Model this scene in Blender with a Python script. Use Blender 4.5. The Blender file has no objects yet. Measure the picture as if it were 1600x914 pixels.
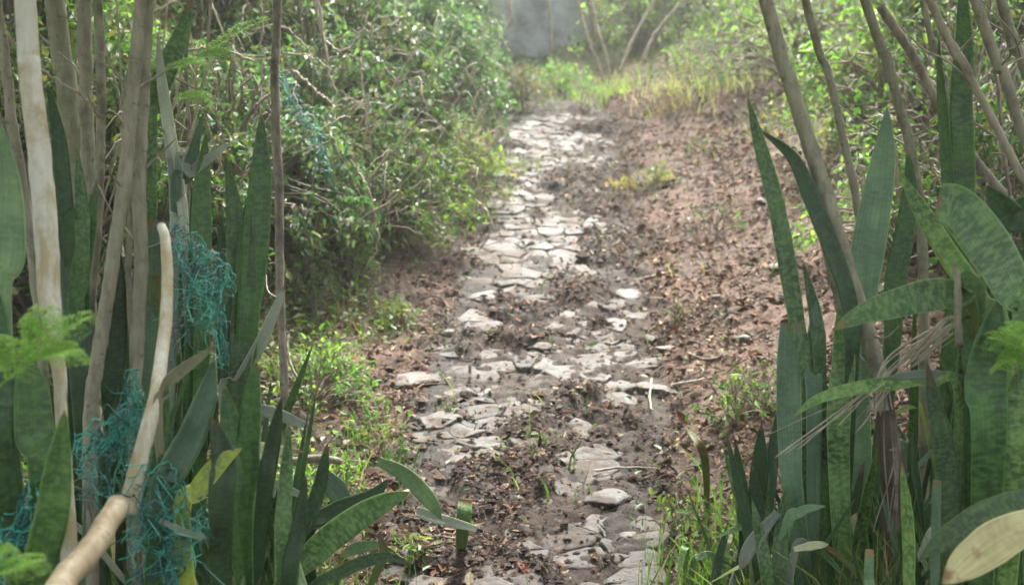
import bpy, math, random
import numpy as np
from mathutils import Vector
random.seed(7); rng = np.random.default_rng(7)
R = math.radians
# ------------------------------------------------------------------ camera, world, sun
sc = bpy.context.scene
F = 2222.0; PITCH = R(6.8); CAM = np.array([0, 0, 1.5])
cam = bpy.data.objects.new('camera', bpy.data.cameras.new('camera')); sc.collection.objects.link(cam)
cam.location = CAM; cam.rotation_euler = (R(90) - PITCH, 0, 0)
cam.data.lens = 50; cam.data.sensor_width = 36; cam.data.clip_end = 500; cam.data.clip_start = 0.05
cam.data.dof.use_dof = True; cam.data.dof.focus_distance = 4.3; cam.data.dof.aperture_fstop = 3.6
sc.camera = cam
world = bpy.data.worlds.new("World"); sc.world = world; world.use_nodes = True
SUN_EL, SUN_AZ = 60, 12      # degrees; azimuth from +Y toward +X
nt = world.node_tree; sky = nt.nodes.new('ShaderNodeTexSky'); sky.sky_type = 'NISHITA'; sky.sun_disc = False
sky.sun_elevation = R(SUN_EL); sky.sun_rotation = R(SUN_AZ); sky.dust_density = 6; sky.air_density = 1.0; sky.ozone_density = 0.6
hs = nt.nodes.new('ShaderNodeHueSaturation'); hs.inputs['Saturation'].default_value = .35; nt.links.new(sky.outputs[0], hs.inputs['Color']); nt.links.new(hs.outputs[0], nt.nodes['Background'].inputs[0]); nt.nodes['Background'].inputs[1].default_value = 0.15
sun = bpy.data.objects.new('sun', bpy.data.lights.new('sun', 'SUN')); sc.collection.objects.link(sun)
sun.data.energy = 2.1; sun.data.angle = R(15); sun.data.color = (1.0, 0.96, 0.88)
sd = Vector((math.sin(R(SUN_AZ)) * math.cos(R(SUN_EL)), math.cos(R(SUN_AZ)) * math.cos(R(SUN_EL)), math.sin(R(SUN_EL))))
sun.rotation_euler = sd.to_track_quat('Z', 'Y').to_euler()
sc.view_settings.view_transform = 'Standard'; sc.view_settings.look = 'None'
sc.view_settings.exposure = 2.62; sc.view_settings.gamma = 1.0; sc.view_settings.use_curve_mapping = False
sc.cycles.max_bounces = 6; sc.cycles.volume_bounces = 1; sc.cycles.transparent_max_bounces = 6
sc.cycles.use_denoising = True

# ------------------------------------------------------------------ helpers
FW = np.array([0, math.cos(PITCH), -math.sin(PITCH)]); UP = np.array([0, math.sin(PITCH), math.cos(PITCH)]); RT = np.array([1., 0, 0])
def W(px, py, d):                     # photo pixel (1600 x 914) at distance d along the view axis -> world point
    return CAM + FW * d + RT * ((px - 800) / F * d) + UP * ((457 - py) / F * d)
def sstep(a, b, t):
    t = np.clip((t - a) / (b - a), 0, 1); return t * t * (3 - 2 * t)
_perm = np.random.default_rng(3).random((256, 256))
def vnoise(x, y):
    xi = np.floor(x).astype(int); yi = np.floor(y).astype(int); fx = x - xi; fy = y - yi
    fx = fx * fx * (3 - 2 * fx); fy = fy * fy * (3 - 2 * fy)
    a = _perm[xi & 255, yi & 255]; b = _perm[(xi + 1) & 255, yi & 255]; c = _perm[xi & 255, (yi + 1) & 255]; d = _perm[(xi + 1) & 255, (yi + 1) & 255]
    return (a * (1 - fx) + b * fx) * (1 - fy) + (c * (1 - fx) + d * fx) * fy - 0.5
def fbm(x, y, o=4):
    s = 0; a = 1
    for k in range(o): s = s + a * vnoise(x * 2 ** k + 17.3 * k, y * 2 ** k + 5.1 * k); a *= .55
    return s
def path_c(Y): return np.interp(Y, [0, 4.4, 8, 13, 15, 17], [0.0, 0.05, 0.22, 0.42, 0.33, -.1])
def path_w(Y): return np.interp(Y, [0, 4.4, 6, 8, 13, 17], [.45, .45, .53, .48, .46, .46])
def left_edge(Y): return np.interp(Y, [0, 4, 4.5, 5.4, 6.9, 8.7, 11, 14, 18], [-.45, -.40, -.45, -.56, -.68, -.38, -.18, -.1, -.5])
def Hm(x, y):                         # macro terrain
    x = np.asarray(x, float); y = np.asarray(y, float)
    g = np.interp(y, [-200, 0, 4.0, 4.8, 14, 17, 19, 26, 60, 300], [-.6, -.2, -.02, .06, 1.68, 2.12, 2.7, 6.2, 6.4, 6.4])
    tr = x - (path_c(y) + path_w(y))
    hr = .025 * sstep(0, .25, tr) + .27 * np.clip(tr, 0, 1.3) + .40 * np.clip(tr - 1.3, 0, 3) + .5 * np.clip(tr - 4.3, 0, 8)
    tl = left_edge(y) - x
    k = sstep(6.4, 8.2, y)
    hl = (.04 * sstep(0, .15, tl)) + (.14 + .06 * k) * np.clip(tl, 0, .5) + (.18 + .75 * k) * np.clip(tl - .3, 0, 2.6) + .5 * np.clip(tl - 3, 0, 8)
    fade = sstep(-3, 2, y)
    z = g + (hr + hl) * fade; return np.where(z > 6, 6 + 1.5 * (1 - np.exp(-(z - 6) / 1.5)), z)
def cover(x, y):                      # dirt drifted over the cobbles
    return .75 * fbm(x * 3.1 + 3, y * 2.3 + 9, 4) + .05 * sstep(8, 5, y) - .05 * sstep(8, 10, y)
def H(x, y):
    z = Hm(x, y); x = np.asarray(x, float); y = np.asarray(y, float)
    on = (1 - sstep(0, .12, np.abs(x - path_c(y)) - path_w(y)))
    z = z + fbm(x * 1.3, y * 1.3, 3) * (.07 - .042 * on) + .030 * fbm(x * 6, y * 6, 3) + on * (.05 * sstep(.02, .32, cover(x, y)) - .001)
    return z
def hit(px, py, lo=2.5):              # ground point seen at a photo pixel
    ds = np.arange(lo, 40, .02); P = CAM + np.outer(ds, FW + RT * (px - 800) / F + UP * (457 - py) / F)
    b = np.nonzero(P[:, 2] <= Hm(P[:, 0], P[:, 1]))[0]
    return P[b[0]] if len(b) else P[-1]

class MB:
    def __init__(s): s.v = []; s.f = []; s.uv = []; s.c = []; s.n = 0
    def add(s, v, f, uv=None, col=None):
        v = np.asarray(v, float).reshape(-1, 3); f = np.asarray(f, int)
        s.v.append(v); s.f.append(f + s.n)
        s.uv.append(np.zeros((len(v), 2)) if uv is None else np.asarray(uv, float))
        c = np.ones((len(v), 4)) if col is None else np.broadcast_to(np.asarray(col, float), (len(v), len(np.asarray(col).reshape(-1)) if np.ndim(col) == 1 else np.shape(col)[1]))
        if c.shape[1] == 3: c = np.concatenate([c, np.ones((len(v), 1))], 1)
        s.c.append(c); s.n += len(v)
    def build(s, name, mat, parent=None, smooth=True):
        me = bpy.data.meshes.new(name); V = np.concatenate(s.v); UV = np.concatenate(s.uv); Cc = np.concatenate(s.c)
        me.vertices.add(len(V)); me.vertices.foreach_set('co', V.astype(np.float32).ravel())
        loops = np.concatenate([f.ravel() for f in s.f]); tot = np.concatenate([np.full(len(f), f.shape[1]) for f in s.f])
        me.loops.add(len(loops)); me.loops.foreach_set('vertex_index', loops.astype(np.int32))
        me.polygons.add(len(tot)); st = np.concatenate([[0], np.cumsum(tot)[:-1]])
        me.polygons.foreach_set('loop_start', st.astype(np.int32)); me.polygons.foreach_set('loop_total', tot.astype(np.int32))
        me.polygons.foreach_set('use_smooth', np.full(len(tot), smooth))
        u = me.uv_layers.new(name='UVMap'); u.data.foreach_set('uv', UV[loops].astype(np.float32).ravel())
        a = me.attributes.new('Col', 'FLOAT_COLOR', 'POINT'); a.data.foreach_set('color', Cc.astype(np.float32).ravel())
        me.update(calc_edges=True); me.validate(); me.materials.append(mat)
        o = bpy.data.objects.new(name, me); sc.collection.objects.link(o)
        if parent is not None: o.parent = parent
        return o
def tag(o, label, cat, group=None):
    o['label'] = label; o['category'] = cat
    if group: o['group'] = group
    return o
def thing(name, label, cat, loc, group=None):
    o = bpy.data.objects.new(name, None); sc.collection.objects.link(o); o.location = tuple(loc); o.empty_display_size = .05
    return tag(o, label, cat, group)
def local(o, parent):                 # child meshes are modelled in world space; keep them there
    o.parent = parent; o.matrix_parent_inverse.identity(); o.location = -Vector(parent.location); return o
def catmull(P, n):
    P = np.asarray(P, float)
    if len(P) == 2: return P[0] + (P[1] - P[0]) * np.linspace(0, 1, n)[:, None]
    Q = np.vstack([2 * P[0] - P[1], P, 2 * P[-1] - P[-2]]); s = np.linspace(0, len(P) - 1 - 1e-6, n); i = s.astype(int); t = (s - i)[:, None]
    a, b, c, d = Q[i], Q[i + 1], Q[i + 2], Q[i + 3]
    return .5 * (2 * b + (c - a) * t + (2 * a - 5 * b + 4 * c - d) * t ** 2 + (3 * b - a - 3 * c + d) * t ** 3)
def unit(v): return v / (np.linalg.norm(v, axis=-1, keepdims=True) + 1e-9)
def tube(mb, P, rad, sides=8, col=None, wob=0., capend=True):
    P = np.asarray(P, float); n = len(P); rad = np.broadcast_to(rad, n)
    T = unit(np.gradient(P, axis=0)); ref = np.array([0, 0, 1.]) if abs(T[:, 2]).mean() < .8 else np.array([1., 0, 0])
    S = unit(np.cross(T, ref)); B = np.cross(T, S); a = np.linspace(0, 2 * math.pi, sides, endpoint=False)
    rr = rad[:, None] * (1 + wob * (rng.random((n, sides)) - .5))
    V = P[:, None] + rr[..., None] * (np.cos(a)[None, :, None] * S[:, None] + np.sin(a)[None, :, None] * B[:, None])
    L = np.concatenate([[0], np.cumsum(np.linalg.norm(np.diff(P, axis=0), axis=1))])
    uv = np.stack(np.broadcast_arrays(a[None] / 6.283, L[:, None]), -1).reshape(-1, 2)
    i = np.arange(n - 1)[:, None] * sides; j = np.arange(sides)[None]; k = (j + 1) % sides
    Fc = np.stack([i + j, i + k, i + sides + k, i + sides + j], -1).reshape(-1, 4)
    mb.add(V.reshape(-1, 3), Fc, uv, col)
    if capend:
        m = mb.n - n * sides
        for e in (0, n - 1):
            mb.f.append(np.array([[m + e * sides + q for q in range(sides)]][:1]))
def rnd(a, b): return a + (b - a) * random.random()
def leaves(mb, P, D, N, size, width, col, fold=.25, droop=.0):
    """many leaves: base P, direction D, normal hint N"""
    n = len(P); D = unit(D); S = unit(np.cross(D, N)); U = np.cross(S, D)
    size = np.broadcast_to(size, n)[:, None]; w = size * width
    def pt(l, s, u): return P + D * size * l + S * w * s + U * size * u
    V = np.stack([pt(0, 0, 0), pt(.28, .42, fold * width * .8), pt(.68, .36, fold * width * .6 - droop * .4), pt(1, 0, -droop),
                  pt(.68, -.36, fold * width * .6 - droop * .4), pt(.28, -.42, fold * width * .8)], 1)
    b = np.arange(n)[:, None] * 6
    Fc = np.concatenate([b + np.array([[0, 1, 2, 3]]), b + np.array([[0, 3, 4, 5]])])
    mb.add(V.reshape(-1, 3), Fc, None, np.repeat(col, 6, 0))
def palette(n, cols, var=.25):
    c = np.array(cols)[rng.integers(0, len(cols), n)] * (1 + var * (rng.random((n, 1)) * 2 - 1)); c[:, 0] *= 1 + .3 * (rng.random(n) - .5)
    return np.clip(c, 0, 1)

# ------------------------------------------------------------------ materials
def newmat(name):
    m = bpy.data.materials.new(name); m.use_nodes = True; return m, m.node_tree, m.node_tree.nodes['Principled BSDF']
def noise_node(t, scale, det=4, src=None, rough=.6):
    n = t.nodes.new('ShaderNodeTexNoise'); n.inputs['Scale'].default_value = scale; n.inputs['Detail'].default_value = det; n.inputs['Roughness'].default_value = rough
    if src is not None: t.links.new(src, n.inputs['Vector'])
    return n
def mixc(t, fac, a, b, mode='MIX'):
    m = t.nodes.new('ShaderNodeMix'); m.data_type = 'RGBA'; m.blend_type = mode
    for sock, v in ((0, fac), (6, a), (7, b)):
        if hasattr(v, 'links') or hasattr(v, 'is_linked'): t.links.new(v, m.inputs[sock])
        else: m.inputs[sock].default_value = v if sock == 0 else (*v, 1)
    return m.outputs[2]
def ramp(t, src, stops):
    r = t.nodes.new('ShaderNodeValToRGB'); t.links.new(src, r.inputs[0]); e = r.color_ramp.elements
    while len(e) < len(stops): e.new(.5)
    for el, (p, c) in zip(e, stops): el.position = p; el.color = (*c, 1) if len(c) == 3 else c
    return r.outputs[0]
def bump(t, b, src, strength, dist):
    n = t.nodes.new('ShaderNodeBump'); n.inputs['Strength'].default_value = strength; n.inputs['Distance'].default_value = dist
    t.links.new(src, n.inputs['Height']); t.links.new(n.outputs[0], b.inputs['Normal']); return n
def mat_foliage(name, rough=.45, trans=.3):
    m, t, b = newmat(name); a = t.nodes.new('ShaderNodeAttribute'); a.attribute_name = 'Col'
    tc = t.nodes.new('ShaderNodeTexCoord'); n = noise_node(t, 60, 2, tc.outputs['Object'])
    c = mixc(t, .35, a.outputs['Color'], ramp(t, n.outputs[0], [(.3, (.3, .3, .3)), (.7, (1, 1, 1))]), 'MULTIPLY')
    t.links.new(c, b.inputs['Base Color']); b.inputs['Roughness'].default_value = rough
    tr = t.nodes.new('ShaderNodeBsdfTranslucent'); c2 = mixc(t, 1, c, (1.3, 1.5, .7), 'MULTIPLY'); t.links.new(c2, tr.inputs[0])
    mx = t.nodes.new('ShaderNodeMixShader'); mx.inputs[0].default_value = trans
    t.links.new(b.outputs[0], mx.inputs[1]); t.links.new(tr.outputs[0], mx.inputs[2])
    t.links.new(mx.outputs[0], t.nodes['Material Output'].inputs[0]); return m
def mat_snake(name, dark, light, band=.6, rough=.38, spot=(.30, .26, .06), spots=.70, edge=None):
    m, t, b = newmat(name); uv = t.nodes.new('ShaderNodeUVMap'); tc = t.nodes.new('ShaderNodeTexCoord')
    mp = t.nodes.new('ShaderNodeMapping'); mp.inputs['Scale'].default_value = (2.2, 60, 1); t.links.new(uv.outputs[0], mp.inputs[0])
    oi = t.nodes.new('ShaderNodeObjectInfo'); ad = t.nodes.new('ShaderNodeVectorMath'); ad.operation = 'ADD'
    t.links.new(mp.outputs[0], ad.inputs[0]); t.links.new(oi.outputs['Random'], ad.inputs[1])
    n = noise_node(t, 1.6, 3, ad.outputs[0], .55)
    f = ramp(t, n.outputs[0], [(.44, (0, 0, 0)), (.6, (1, 1, 1))])
    fm = t.nodes.new('ShaderNodeMath'); fm.operation = 'MULTIPLY'; t.links.new(f, fm.inputs[0]); fm.inputs[1].default_value = band
    c = mixc(t, fm.outputs[0], dark, light)
    n2 = noise_node(t, 9, 4, tc.outputs['Object']); c = mixc(t, ramp(t, n2.outputs[0], [(.35, (0, 0, 0)), (.75, (.55, .55, .55))]), c, tuple(x * 1.7 for x in light))
    n3 = noise_node(t, 8, 6, tc.outputs['Object'], .7); c = mixc(t, ramp(t, n3.outputs[0], [(spots, (0, 0, 0)), (spots + .05, (.8, .8, .8))]), c, spot)
    # hairline pale margin
    sx = t.nodes.new('ShaderNodeSeparateXYZ'); t.links.new(uv.outputs[0], sx.inputs[0])
    q = t.nodes.new('ShaderNodeMath'); q.operation = 'SUBTRACT'; t.links.new(sx.outputs[0], q.inputs[0]); q.inputs[1].default_value = .5
    q2 = t.nodes.new('ShaderNodeMath'); q2.operation = 'ABSOLUTE'; t.links.new(q.outputs[0], q2.inputs[0])
    c = mixc(t, ramp(t, q2.outputs[0], [(.46, (0, 0, 0)), (.49, (.7, .7, .7))]), c, edge or tuple(x * 2.2 for x in light))
    ns = t.nodes.new('ShaderNodeMath'); ns.operation = 'MULTIPLY_ADD'; t.links.new(n3.outputs[0], ns.inputs[0]); ns.inputs[1].default_value = .30; t.links.new(sx.outputs[1], ns.inputs[2])
    c = mixc(t, ramp(t, ns.outputs[0], [(.135, (1, 1, 1)), (.165, (0, 0, 0))]), c, (.20, .135, .07))
    c = mixc(t, 1, c, ramp(t, oi.outputs['Random'], [(0, (.5, .55, .5)), (.45, (.95, .95, .95)), (.8, (1.4, 1.35, 1.2)), (1, (1.7, 1.55, 1.1))]), 'MULTIPLY')
    t.links.new(c, b.inputs['Base Color']); b.inputs['Roughness'].default_value = rough
    t.links.new(ramp(t, n2.outputs[0], [(.3, (rough - .1,) * 3), (.7, (rough + .22,) * 3)]), b.inputs['Roughness'])
    mp2 = t.nodes.new('ShaderNodeMapping'); mp2.inputs['Scale'].default_value = (26, 5, 1); t.links.new(uv.outputs[0], mp2.inputs[0])
    n4 = noise_node(t, 1, 3, mp2.outputs[0]); bump(t, b, n4.outputs[0], .6, .003)
    c = mixc(t, .7, c, ramp(t, n4.outputs[0], [(.32, (.55, .6, .5)), (.68, (1.25, 1.2, 1.2))]), 'MULTIPLY'); t.links.new(c, b.inputs['Base Color'])
    tr = t.nodes.new('ShaderNodeBsdfTranslucent'); t.links.new(c, tr.inputs[0]); mx = t.nodes.new('ShaderNodeMixShader'); mx.inputs[0].default_value = .22
    t.links.new(b.outputs[0], mx.inputs[1]); t.links.new(tr.outputs[0], mx.inputs[2]); t.links.new(mx.outputs[0], t.nodes['Material Output'].inputs[0])
    return m
def mat_bark(name, c1, c2, rough=.75, lichen=None, ringed=True, b_=.6):
    m, t, b = newmat(name); tc = t.nodes.new('ShaderNodeTexCoord'); uv = t.nodes.new('ShaderNodeUVMap')
    mp = t.nodes.new('ShaderNodeMapping'); mp.inputs['Scale'].default_value = (1, 1, .22); t.links.new(tc.outputs['Object'], mp.inputs[0])
    n = noise_node(t, 45, 5, mp.outputs[0], .65); c = mixc(t, ramp(t, n.outputs[0], [(.35, (0, 0, 0)), (.65, (1, 1, 1))]), c1, c2)
    n2 = noise_node(t, 9, 4, tc.outputs['Object'], .7)
    c = mixc(t, ramp(t, n2.outputs[0], [(.48, (0, 0, 0)), (.66, (.75, .75, .75))]), c, lichen or tuple(x * .4 for x in c1))
    if ringed:
        mp3 = t.nodes.new('ShaderNodeMapping'); mp3.inputs['Scale'].default_value = (2.2, 30, 1); t.links.new(uv.outputs[0], mp3.inputs[0])
        n3 = noise_node(t, 1, 2, mp3.outputs[0]); c = mixc(t, ramp(t, n3.outputs[0], [(.62, (0, 0, 0)), (.70, (.75, .75, .75))]), c, tuple(x * .4 for x in c1))
    t.links.new(c, b.inputs['Base Color']); b.inputs['Roughness'].default_value = rough; bump(t, b, n.outputs[0], b_ * 1.5, .006); return m
def mat_attr(name, rough=.85, nscale=70, spec=.4):
    m, t, b = newmat(name); a = t.nodes.new('ShaderNodeAttribute'); a.attribute_name = 'Col'; tc = t.nodes.new('ShaderNodeTexCoord')
    n = noise_node(t, nscale, 5, tc.outputs['Object'], .7)
    c = mixc(t, .8, a.outputs['Color'], ramp(t, n.outputs[0], [(.3, (.25, .25, .25)), (.7, (1.35, 1.35, 1.35))]), 'MULTIPLY')
    t.links.new(c, b.inputs['Base Color']); b.inputs['Roughness'].default_value = rough; b.inputs['Specular IOR Level'].default_value = spec
    bump(t, b, n.outputs[0], .8, .01); return m
def mat_stone():
    m, t, b = newmat('cobble_stone'); a = t.nodes.new('ShaderNodeAttribute'); a.attribute_name = 'Col'; tc = t.nodes.new('ShaderNodeTexCoord')
    n = noise_node(t, 22, 7, tc.outputs['Object'], .72); n2 = noise_node(t, 5, 5, tc.outputs['Object'], .7)
    c = mixc(t, .8, a.outputs['Color'], ramp(t, n.outputs[0], [(.3, (.35, .35, .35)), (.7, (1.3, 1.3, 1.3))]), 'MULTIPLY')
    n5 = noise_node(t, 13, 6, tc.outputs['Object'], .75); c = mixc(t, ramp(t, n2.outputs[0], [(.47, (0, 0, 0)), (.58, (.95, .95, .95))]), c, (.060, .045, .034)); c = mixc(t, ramp(t, n5.outputs[0], [(.52, (0, 0, 0)), (.58, (.85, .85, .85))]), c, (.085, .064, .048))
    t.links.new(c, b.inputs['Base Color']); t.links.new(ramp(t, n2.outputs[0], [(.4, (.5,) * 3), (.65, (.85,) * 3)]), b.inputs['Roughness']); b.inputs['Specular IOR Level'].default_value = .25
    bump(t, b, n.outputs[0], .9, .016); return m
M_leaf = mat_foliage('shrub_leaf', .5, .38); M_gloss = mat_foliage('glossy_leaf', .5, .3); M_young = mat_foliage('young_leaf', .5, .45)
M_dirt = mat_attr('forest_soil', .85, 55, .16); M_bits = mat_attr('dry_litter', .85, 200, .2); M_rock = mat_stone()
M_net = mat_foliage('net_cord', .5, .0)
M_dark = mat_snake('leaf_dark_green', (.015, .048, .012), (.05, .12, .032), .85, .42)
M_mid = mat_snake('leaf_banded_green', (.020, .070, .016), (.12, .21, .075), .95, .42)
M_blue = mat_snake('leaf_blue_green', (.06, .13, .07), (.13, .205, .125), .5, .42)
M_pale = mat_snake('leaf_pale_grey', (.25, .29, .24), (.38, .41, .33), .4, .5, (.3, .25, .15))
M_tan = mat_snake('leaf_dry_tan', (.36, .33, .20), (.52, .48, .32), .3, .6, (.20, .11, .05), .58)
M_ygreen = mat_snake('leaf_yellow_green', (.09, .15, .03), (.22, .28, .07), .6, .4, (.25, .13, .04), .56)
M_foot = mat_bark('dark_sheath', (.045, .032, .024), (.09, .065, .045), .85)
M_bleach = mat_snake('leaf_bleached_yellow', (.30, .29, .14), (.42, .38, .22), .5, .5, (.25, .15, .07), .58)
M_bark = mat_bark('sapling_bark', (.185, .17, .115), (.30, .28, .20))
M_bark2 = mat_bark('mottled_bark', (.13, .105, .08), (.30, .26, .20), .8, (.05, .04, .03))
M_barkg = mat_bark('olive_bark', (.19, .19, .12), (.27, .26, .17), .75, (.13, .14, .07))
M_peel = mat_bark('peeled_stem', (.52, .50, .42), (.62, .60, .52), .55, (.30, .21, .06), False, .15)
def stained(m):
    t = m.node_tree; b = t.nodes['Principled BSDF']; src = b.inputs['Base Color'].links[0].from_socket; tc = t.nodes.new('ShaderNodeTexCoord'); sx = t.nodes.new('ShaderNodeSeparateXYZ'); t.links.new(tc.outputs['Object'], sx.inputs[0])
    mp = t.nodes.new('ShaderNodeMapping'); mp.inputs['Scale'].default_value = (1, 1, .3); t.links.new(tc.outputs['Object'], mp.inputs[0]); n = noise_node(t, 30, 5, mp.outputs[0], .7)
    a = t.nodes.new('ShaderNodeMath'); a.operation = 'MULTIPLY_ADD'; t.links.new(sx.outputs[2], a.inputs[0]); a.inputs[1].default_value = -.55; a.inputs[2].default_value = .66
    a2 = t.nodes.new('ShaderNodeMath'); a2.operation = 'MINIMUM'; t.links.new(a.outputs[0], a2.inputs[0]); a2.inputs[1].default_value = .05
    s_ = t.nodes.new('ShaderNodeMath'); t.links.new(a2.outputs[0], s_.inputs[0]); t.links.new(n.outputs[0], s_.inputs[1])
    c = mixc(t, ramp(t, s_.outputs[0], [(.44, (0, 0, 0)), (.62, (.75, .75, .75))]), src, (.36, .28, .11)); t.links.new(c, b.inputs['Base Color'])
stained(M_peel)
M_peel2 = mat_bark('peeled_stick', (.27, .20, .11), (.42, .35, .23), .55, (.22, .16, .08), True, .3)
M_wood = mat_bark('twig_wood', (.15, .115, .085), (.24, .20, .15)); M_deadv = mat_bark('dry_vine', (.26, .22, .16), (.38, .33, .25), .8, None, False)

# ------------------------------------------------------------------ ground
def axis(fine0, fine1, step, lo, hi, grow=1.12):
    a = list(np.arange(fine0, fine1, step)); s = step
    while a[-1] < hi: s = min(s * grow, 12); a.append(a[-1] + s)
    s = step
    while a[0] > lo: s = min(s * grow, 12); a.insert(0, a[0] - s)
    return np.array(a)
gx = axis(-1.6, 2.3, .014, -140, 140); ya = np.concatenate([np.arange(3.9, 7.5, .014), np.arange(7.5, 15, .024)])
s = .024; yl = [15]; 
while yl[-1] < 260: s = min(s * 1.12, 12); yl.append(yl[-1] + s)
s = .014; y0 = [3.9]
while y0[0] > -60: s = min(s * 1.15, 10); y0.insert(0, y0[0] - s)
gy = np.concatenate([y0[:-1], ya, yl])
X, Y = np.meshgrid(gx, gy); Z = H(X, Y)
ZPATH = (np.abs(X - path_c(Y)) < path_w(Y) + .1)
Z += (.030 * fbm(X * 17, Y * 17, 3) + .02 * np.abs(fbm(X * 31, Y * 31, 2))) * np.clip(.5 + 2 * fbm(X * 2.1, Y * 2.1, 2), .2, 1.3)
RED = np.array([.128, .082, .060]); BR = np.array([.060, .043, .032]); DK = np.array([.045, .032, .024]); GRY = np.array([.17, .145, .12]); GRN = np.array([.06, .085, .03]); STN = np.array([.22, .208, .187])
def groundcol(X, Y):
    tr = X - (path_c(Y) + path_w(Y)); tl = left_edge(Y) - X
    n1 = fbm(X * 2.3 + 5, Y * 2.3, 4)[..., None]; n2 = fbm(X * 9, Y * 9 + 3, 3)[..., None]; n3 = fbm(X * 30, Y * 30 + 3, 2)[..., None]
    c = BR + (RED - BR) * np.clip(.35 + sstep(-.1, .5, tr)[..., None] * .6 + 1.2 * n1, 0, 1)
    c = c + (DK - c) * np.clip(.3 + 2.2 * n2 - .3, 0, 1)
    c = c + (GRY - c) * np.clip(2.5 * n3 - .8, 0, .5)
    ons = (1 - sstep(-.05, .08, np.abs(X - path_c(Y)) - path_w(Y)))[..., None]
    c = c + (STN * .36 - c) * np.clip(ons * (.3 + 2.5 * n1 + sstep(6, 9, Y)[..., None] * .35), 0, .8)
    g = np.clip(sstep(1.0, 1.9, tr + .5 * n1[..., 0]) + sstep(.3, .9, tl + .4 * n1[..., 0]) + sstep(13.5, 16, Y), 0, 1)[..., None] * np.clip(.8 + 2 * n2, 0, 1)
    return c + (GRN - c) * g
mb = MB(); ny, nx = X.shape
i = (np.arange(ny - 1)[:, None] * nx + np.arange(nx - 1)[None]).ravel()
GC = groundcol(X, Y); GC = GC * np.where(ZPATH, .62, .95)[..., None]     # trodden soil between the cobbles is a darker earth
mb.add(np.stack([X, Y, Z], -1).reshape(-1, 3), np.stack([i, i + 1, i + nx + 1, i + nx], -1), None, GC.reshape(-1, 3))
g = mb.build('ground', M_dirt); g['kind'] = 'structure'

# ------------------------------------------------------------------ cobbled path (one sheet of set stones)
def clip(poly, p, n):
    out = []
    for a, b in zip(poly, poly[1:] + poly[:1]):
        da = (a[0] - p[0]) * n[0] + (a[1] - p[1]) * n[1]; db = (b[0] - p[0]) * n[0] + (b[1] - p[1]) * n[1]
        if da <= 0: out.append(a)
        if da * db < 0: t = da / (da - db); out.append((a[0] + (b[0] - a[0]) * t, a[1] + (b[1] - a[1]) * t))
    return out
mb = MB(); seeds = []
y = 3.6; r_ = 0
while y < 16.5:
    step = rnd(.07, .17); x = -.75 + rnd(0, .1)
    while x < .75: seeds.append((x + path_c(y), y + rnd(-.04, .04))); x += rnd(.08, .28)
    y += step
S = np.array(seeds)
for (sx, sy) in seeds:
    off = abs(sx - path_c(sy)) - path_w(sy)
    if off > rnd(-.12, .06): continue
    cv = float(cover(np.array(sx), np.array(sy)))
    if sy > 13.3 or random.random() < .07 or (cv > (.10 if sy < 7.5 else .18) and random.random() < .8): continue
    poly = [(sx - .3, sy - .3), (sx + .3, sy - .3), (sx + .3, sy + .3), (sx - .3, sy + .3)]
    dd = np.hypot(S[:, 0] - sx, S[:, 1] - sy)
    for q in np.argsort(dd)[1:16]:
        d = dd[q]; n = ((S[q, 0] - sx) / d, (S[q, 1] - sy) / d); gp = rnd(.0, .008)
        poly = clip(poly, (sx + n[0] * (d / 2 - gp), sy + n[1] * (d / 2 - gp)), n)
        if len(poly) < 3: break
    if len(poly) < 3: continue
    P = np.array(poly); 
    for _ in range(2): Q = np.roll(P, -1, 0); P = np.stack([P * .86 + Q * .14, P * .14 + Q * .86], 1).reshape(-1, 2)
    c = P.mean(0); n = len(P); P = P + rng.normal(0, .004, P.shape); P = P + .03 * np.stack([fbm(P[:, 0] * 11, P[:, 1] * 11, 2), fbm(P[:, 0] * 11 + 50, P[:, 1] * 11, 2)], 1)
    z0 = float(Hm(c[0], c[1])) + .007 + .028 * float(fbm(np.array(c[0] * 1.3), np.array(c[1] * 1.3), 3)) + rnd(-.006, .006); tx, ty = rnd(-.04, .04), rnd(-.05, .04); slope = .176
    rings = []
    for sc_, dz in ((1.03, -.04), (1.0, -.004), (.96, .001), (.85, .002), (.5, .002)):
        q = c + (P - c) * sc_; jz = fbm(q[:, 0] * 14, q[:, 1] * 14, 2) * .022 if sc_ < 1.01 else 0
        rings.append(np.column_stack([q, z0 + dz + (q[:, 0] - c[0]) * tx + (q[:, 1] - c[1]) * (slope + ty) + jz]))
    V = np.concatenate(rings + [np.array([[c[0], c[1], z0 + .010]])]); Fq = []
    for k in range(4):
        for j in range(n): Fq.append([k * n + j, k * n + (j + 1) % n, (k + 1) * n + (j + 1) % n, (k + 1) * n + j])
    base = .50 * rnd(.75, 1.3) * np.array(random.choice([(.17, .16, .148), (.13, .127, .12), (.20, .187, .172), (.15, .14, .125), (.165, .148, .13)])) * rnd(.8, 1.12)
    mb.add(V, Fq, None, base); m = mb.n - len(V)
    mb.f.append(np.array([[m + 4 * n + j, m + 4 * n + (j + 1) % n, m + 5 * n] for j in range(n)]))
pth = mb.build('path', M_rock); pth['kind'] = 'structure'

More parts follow.
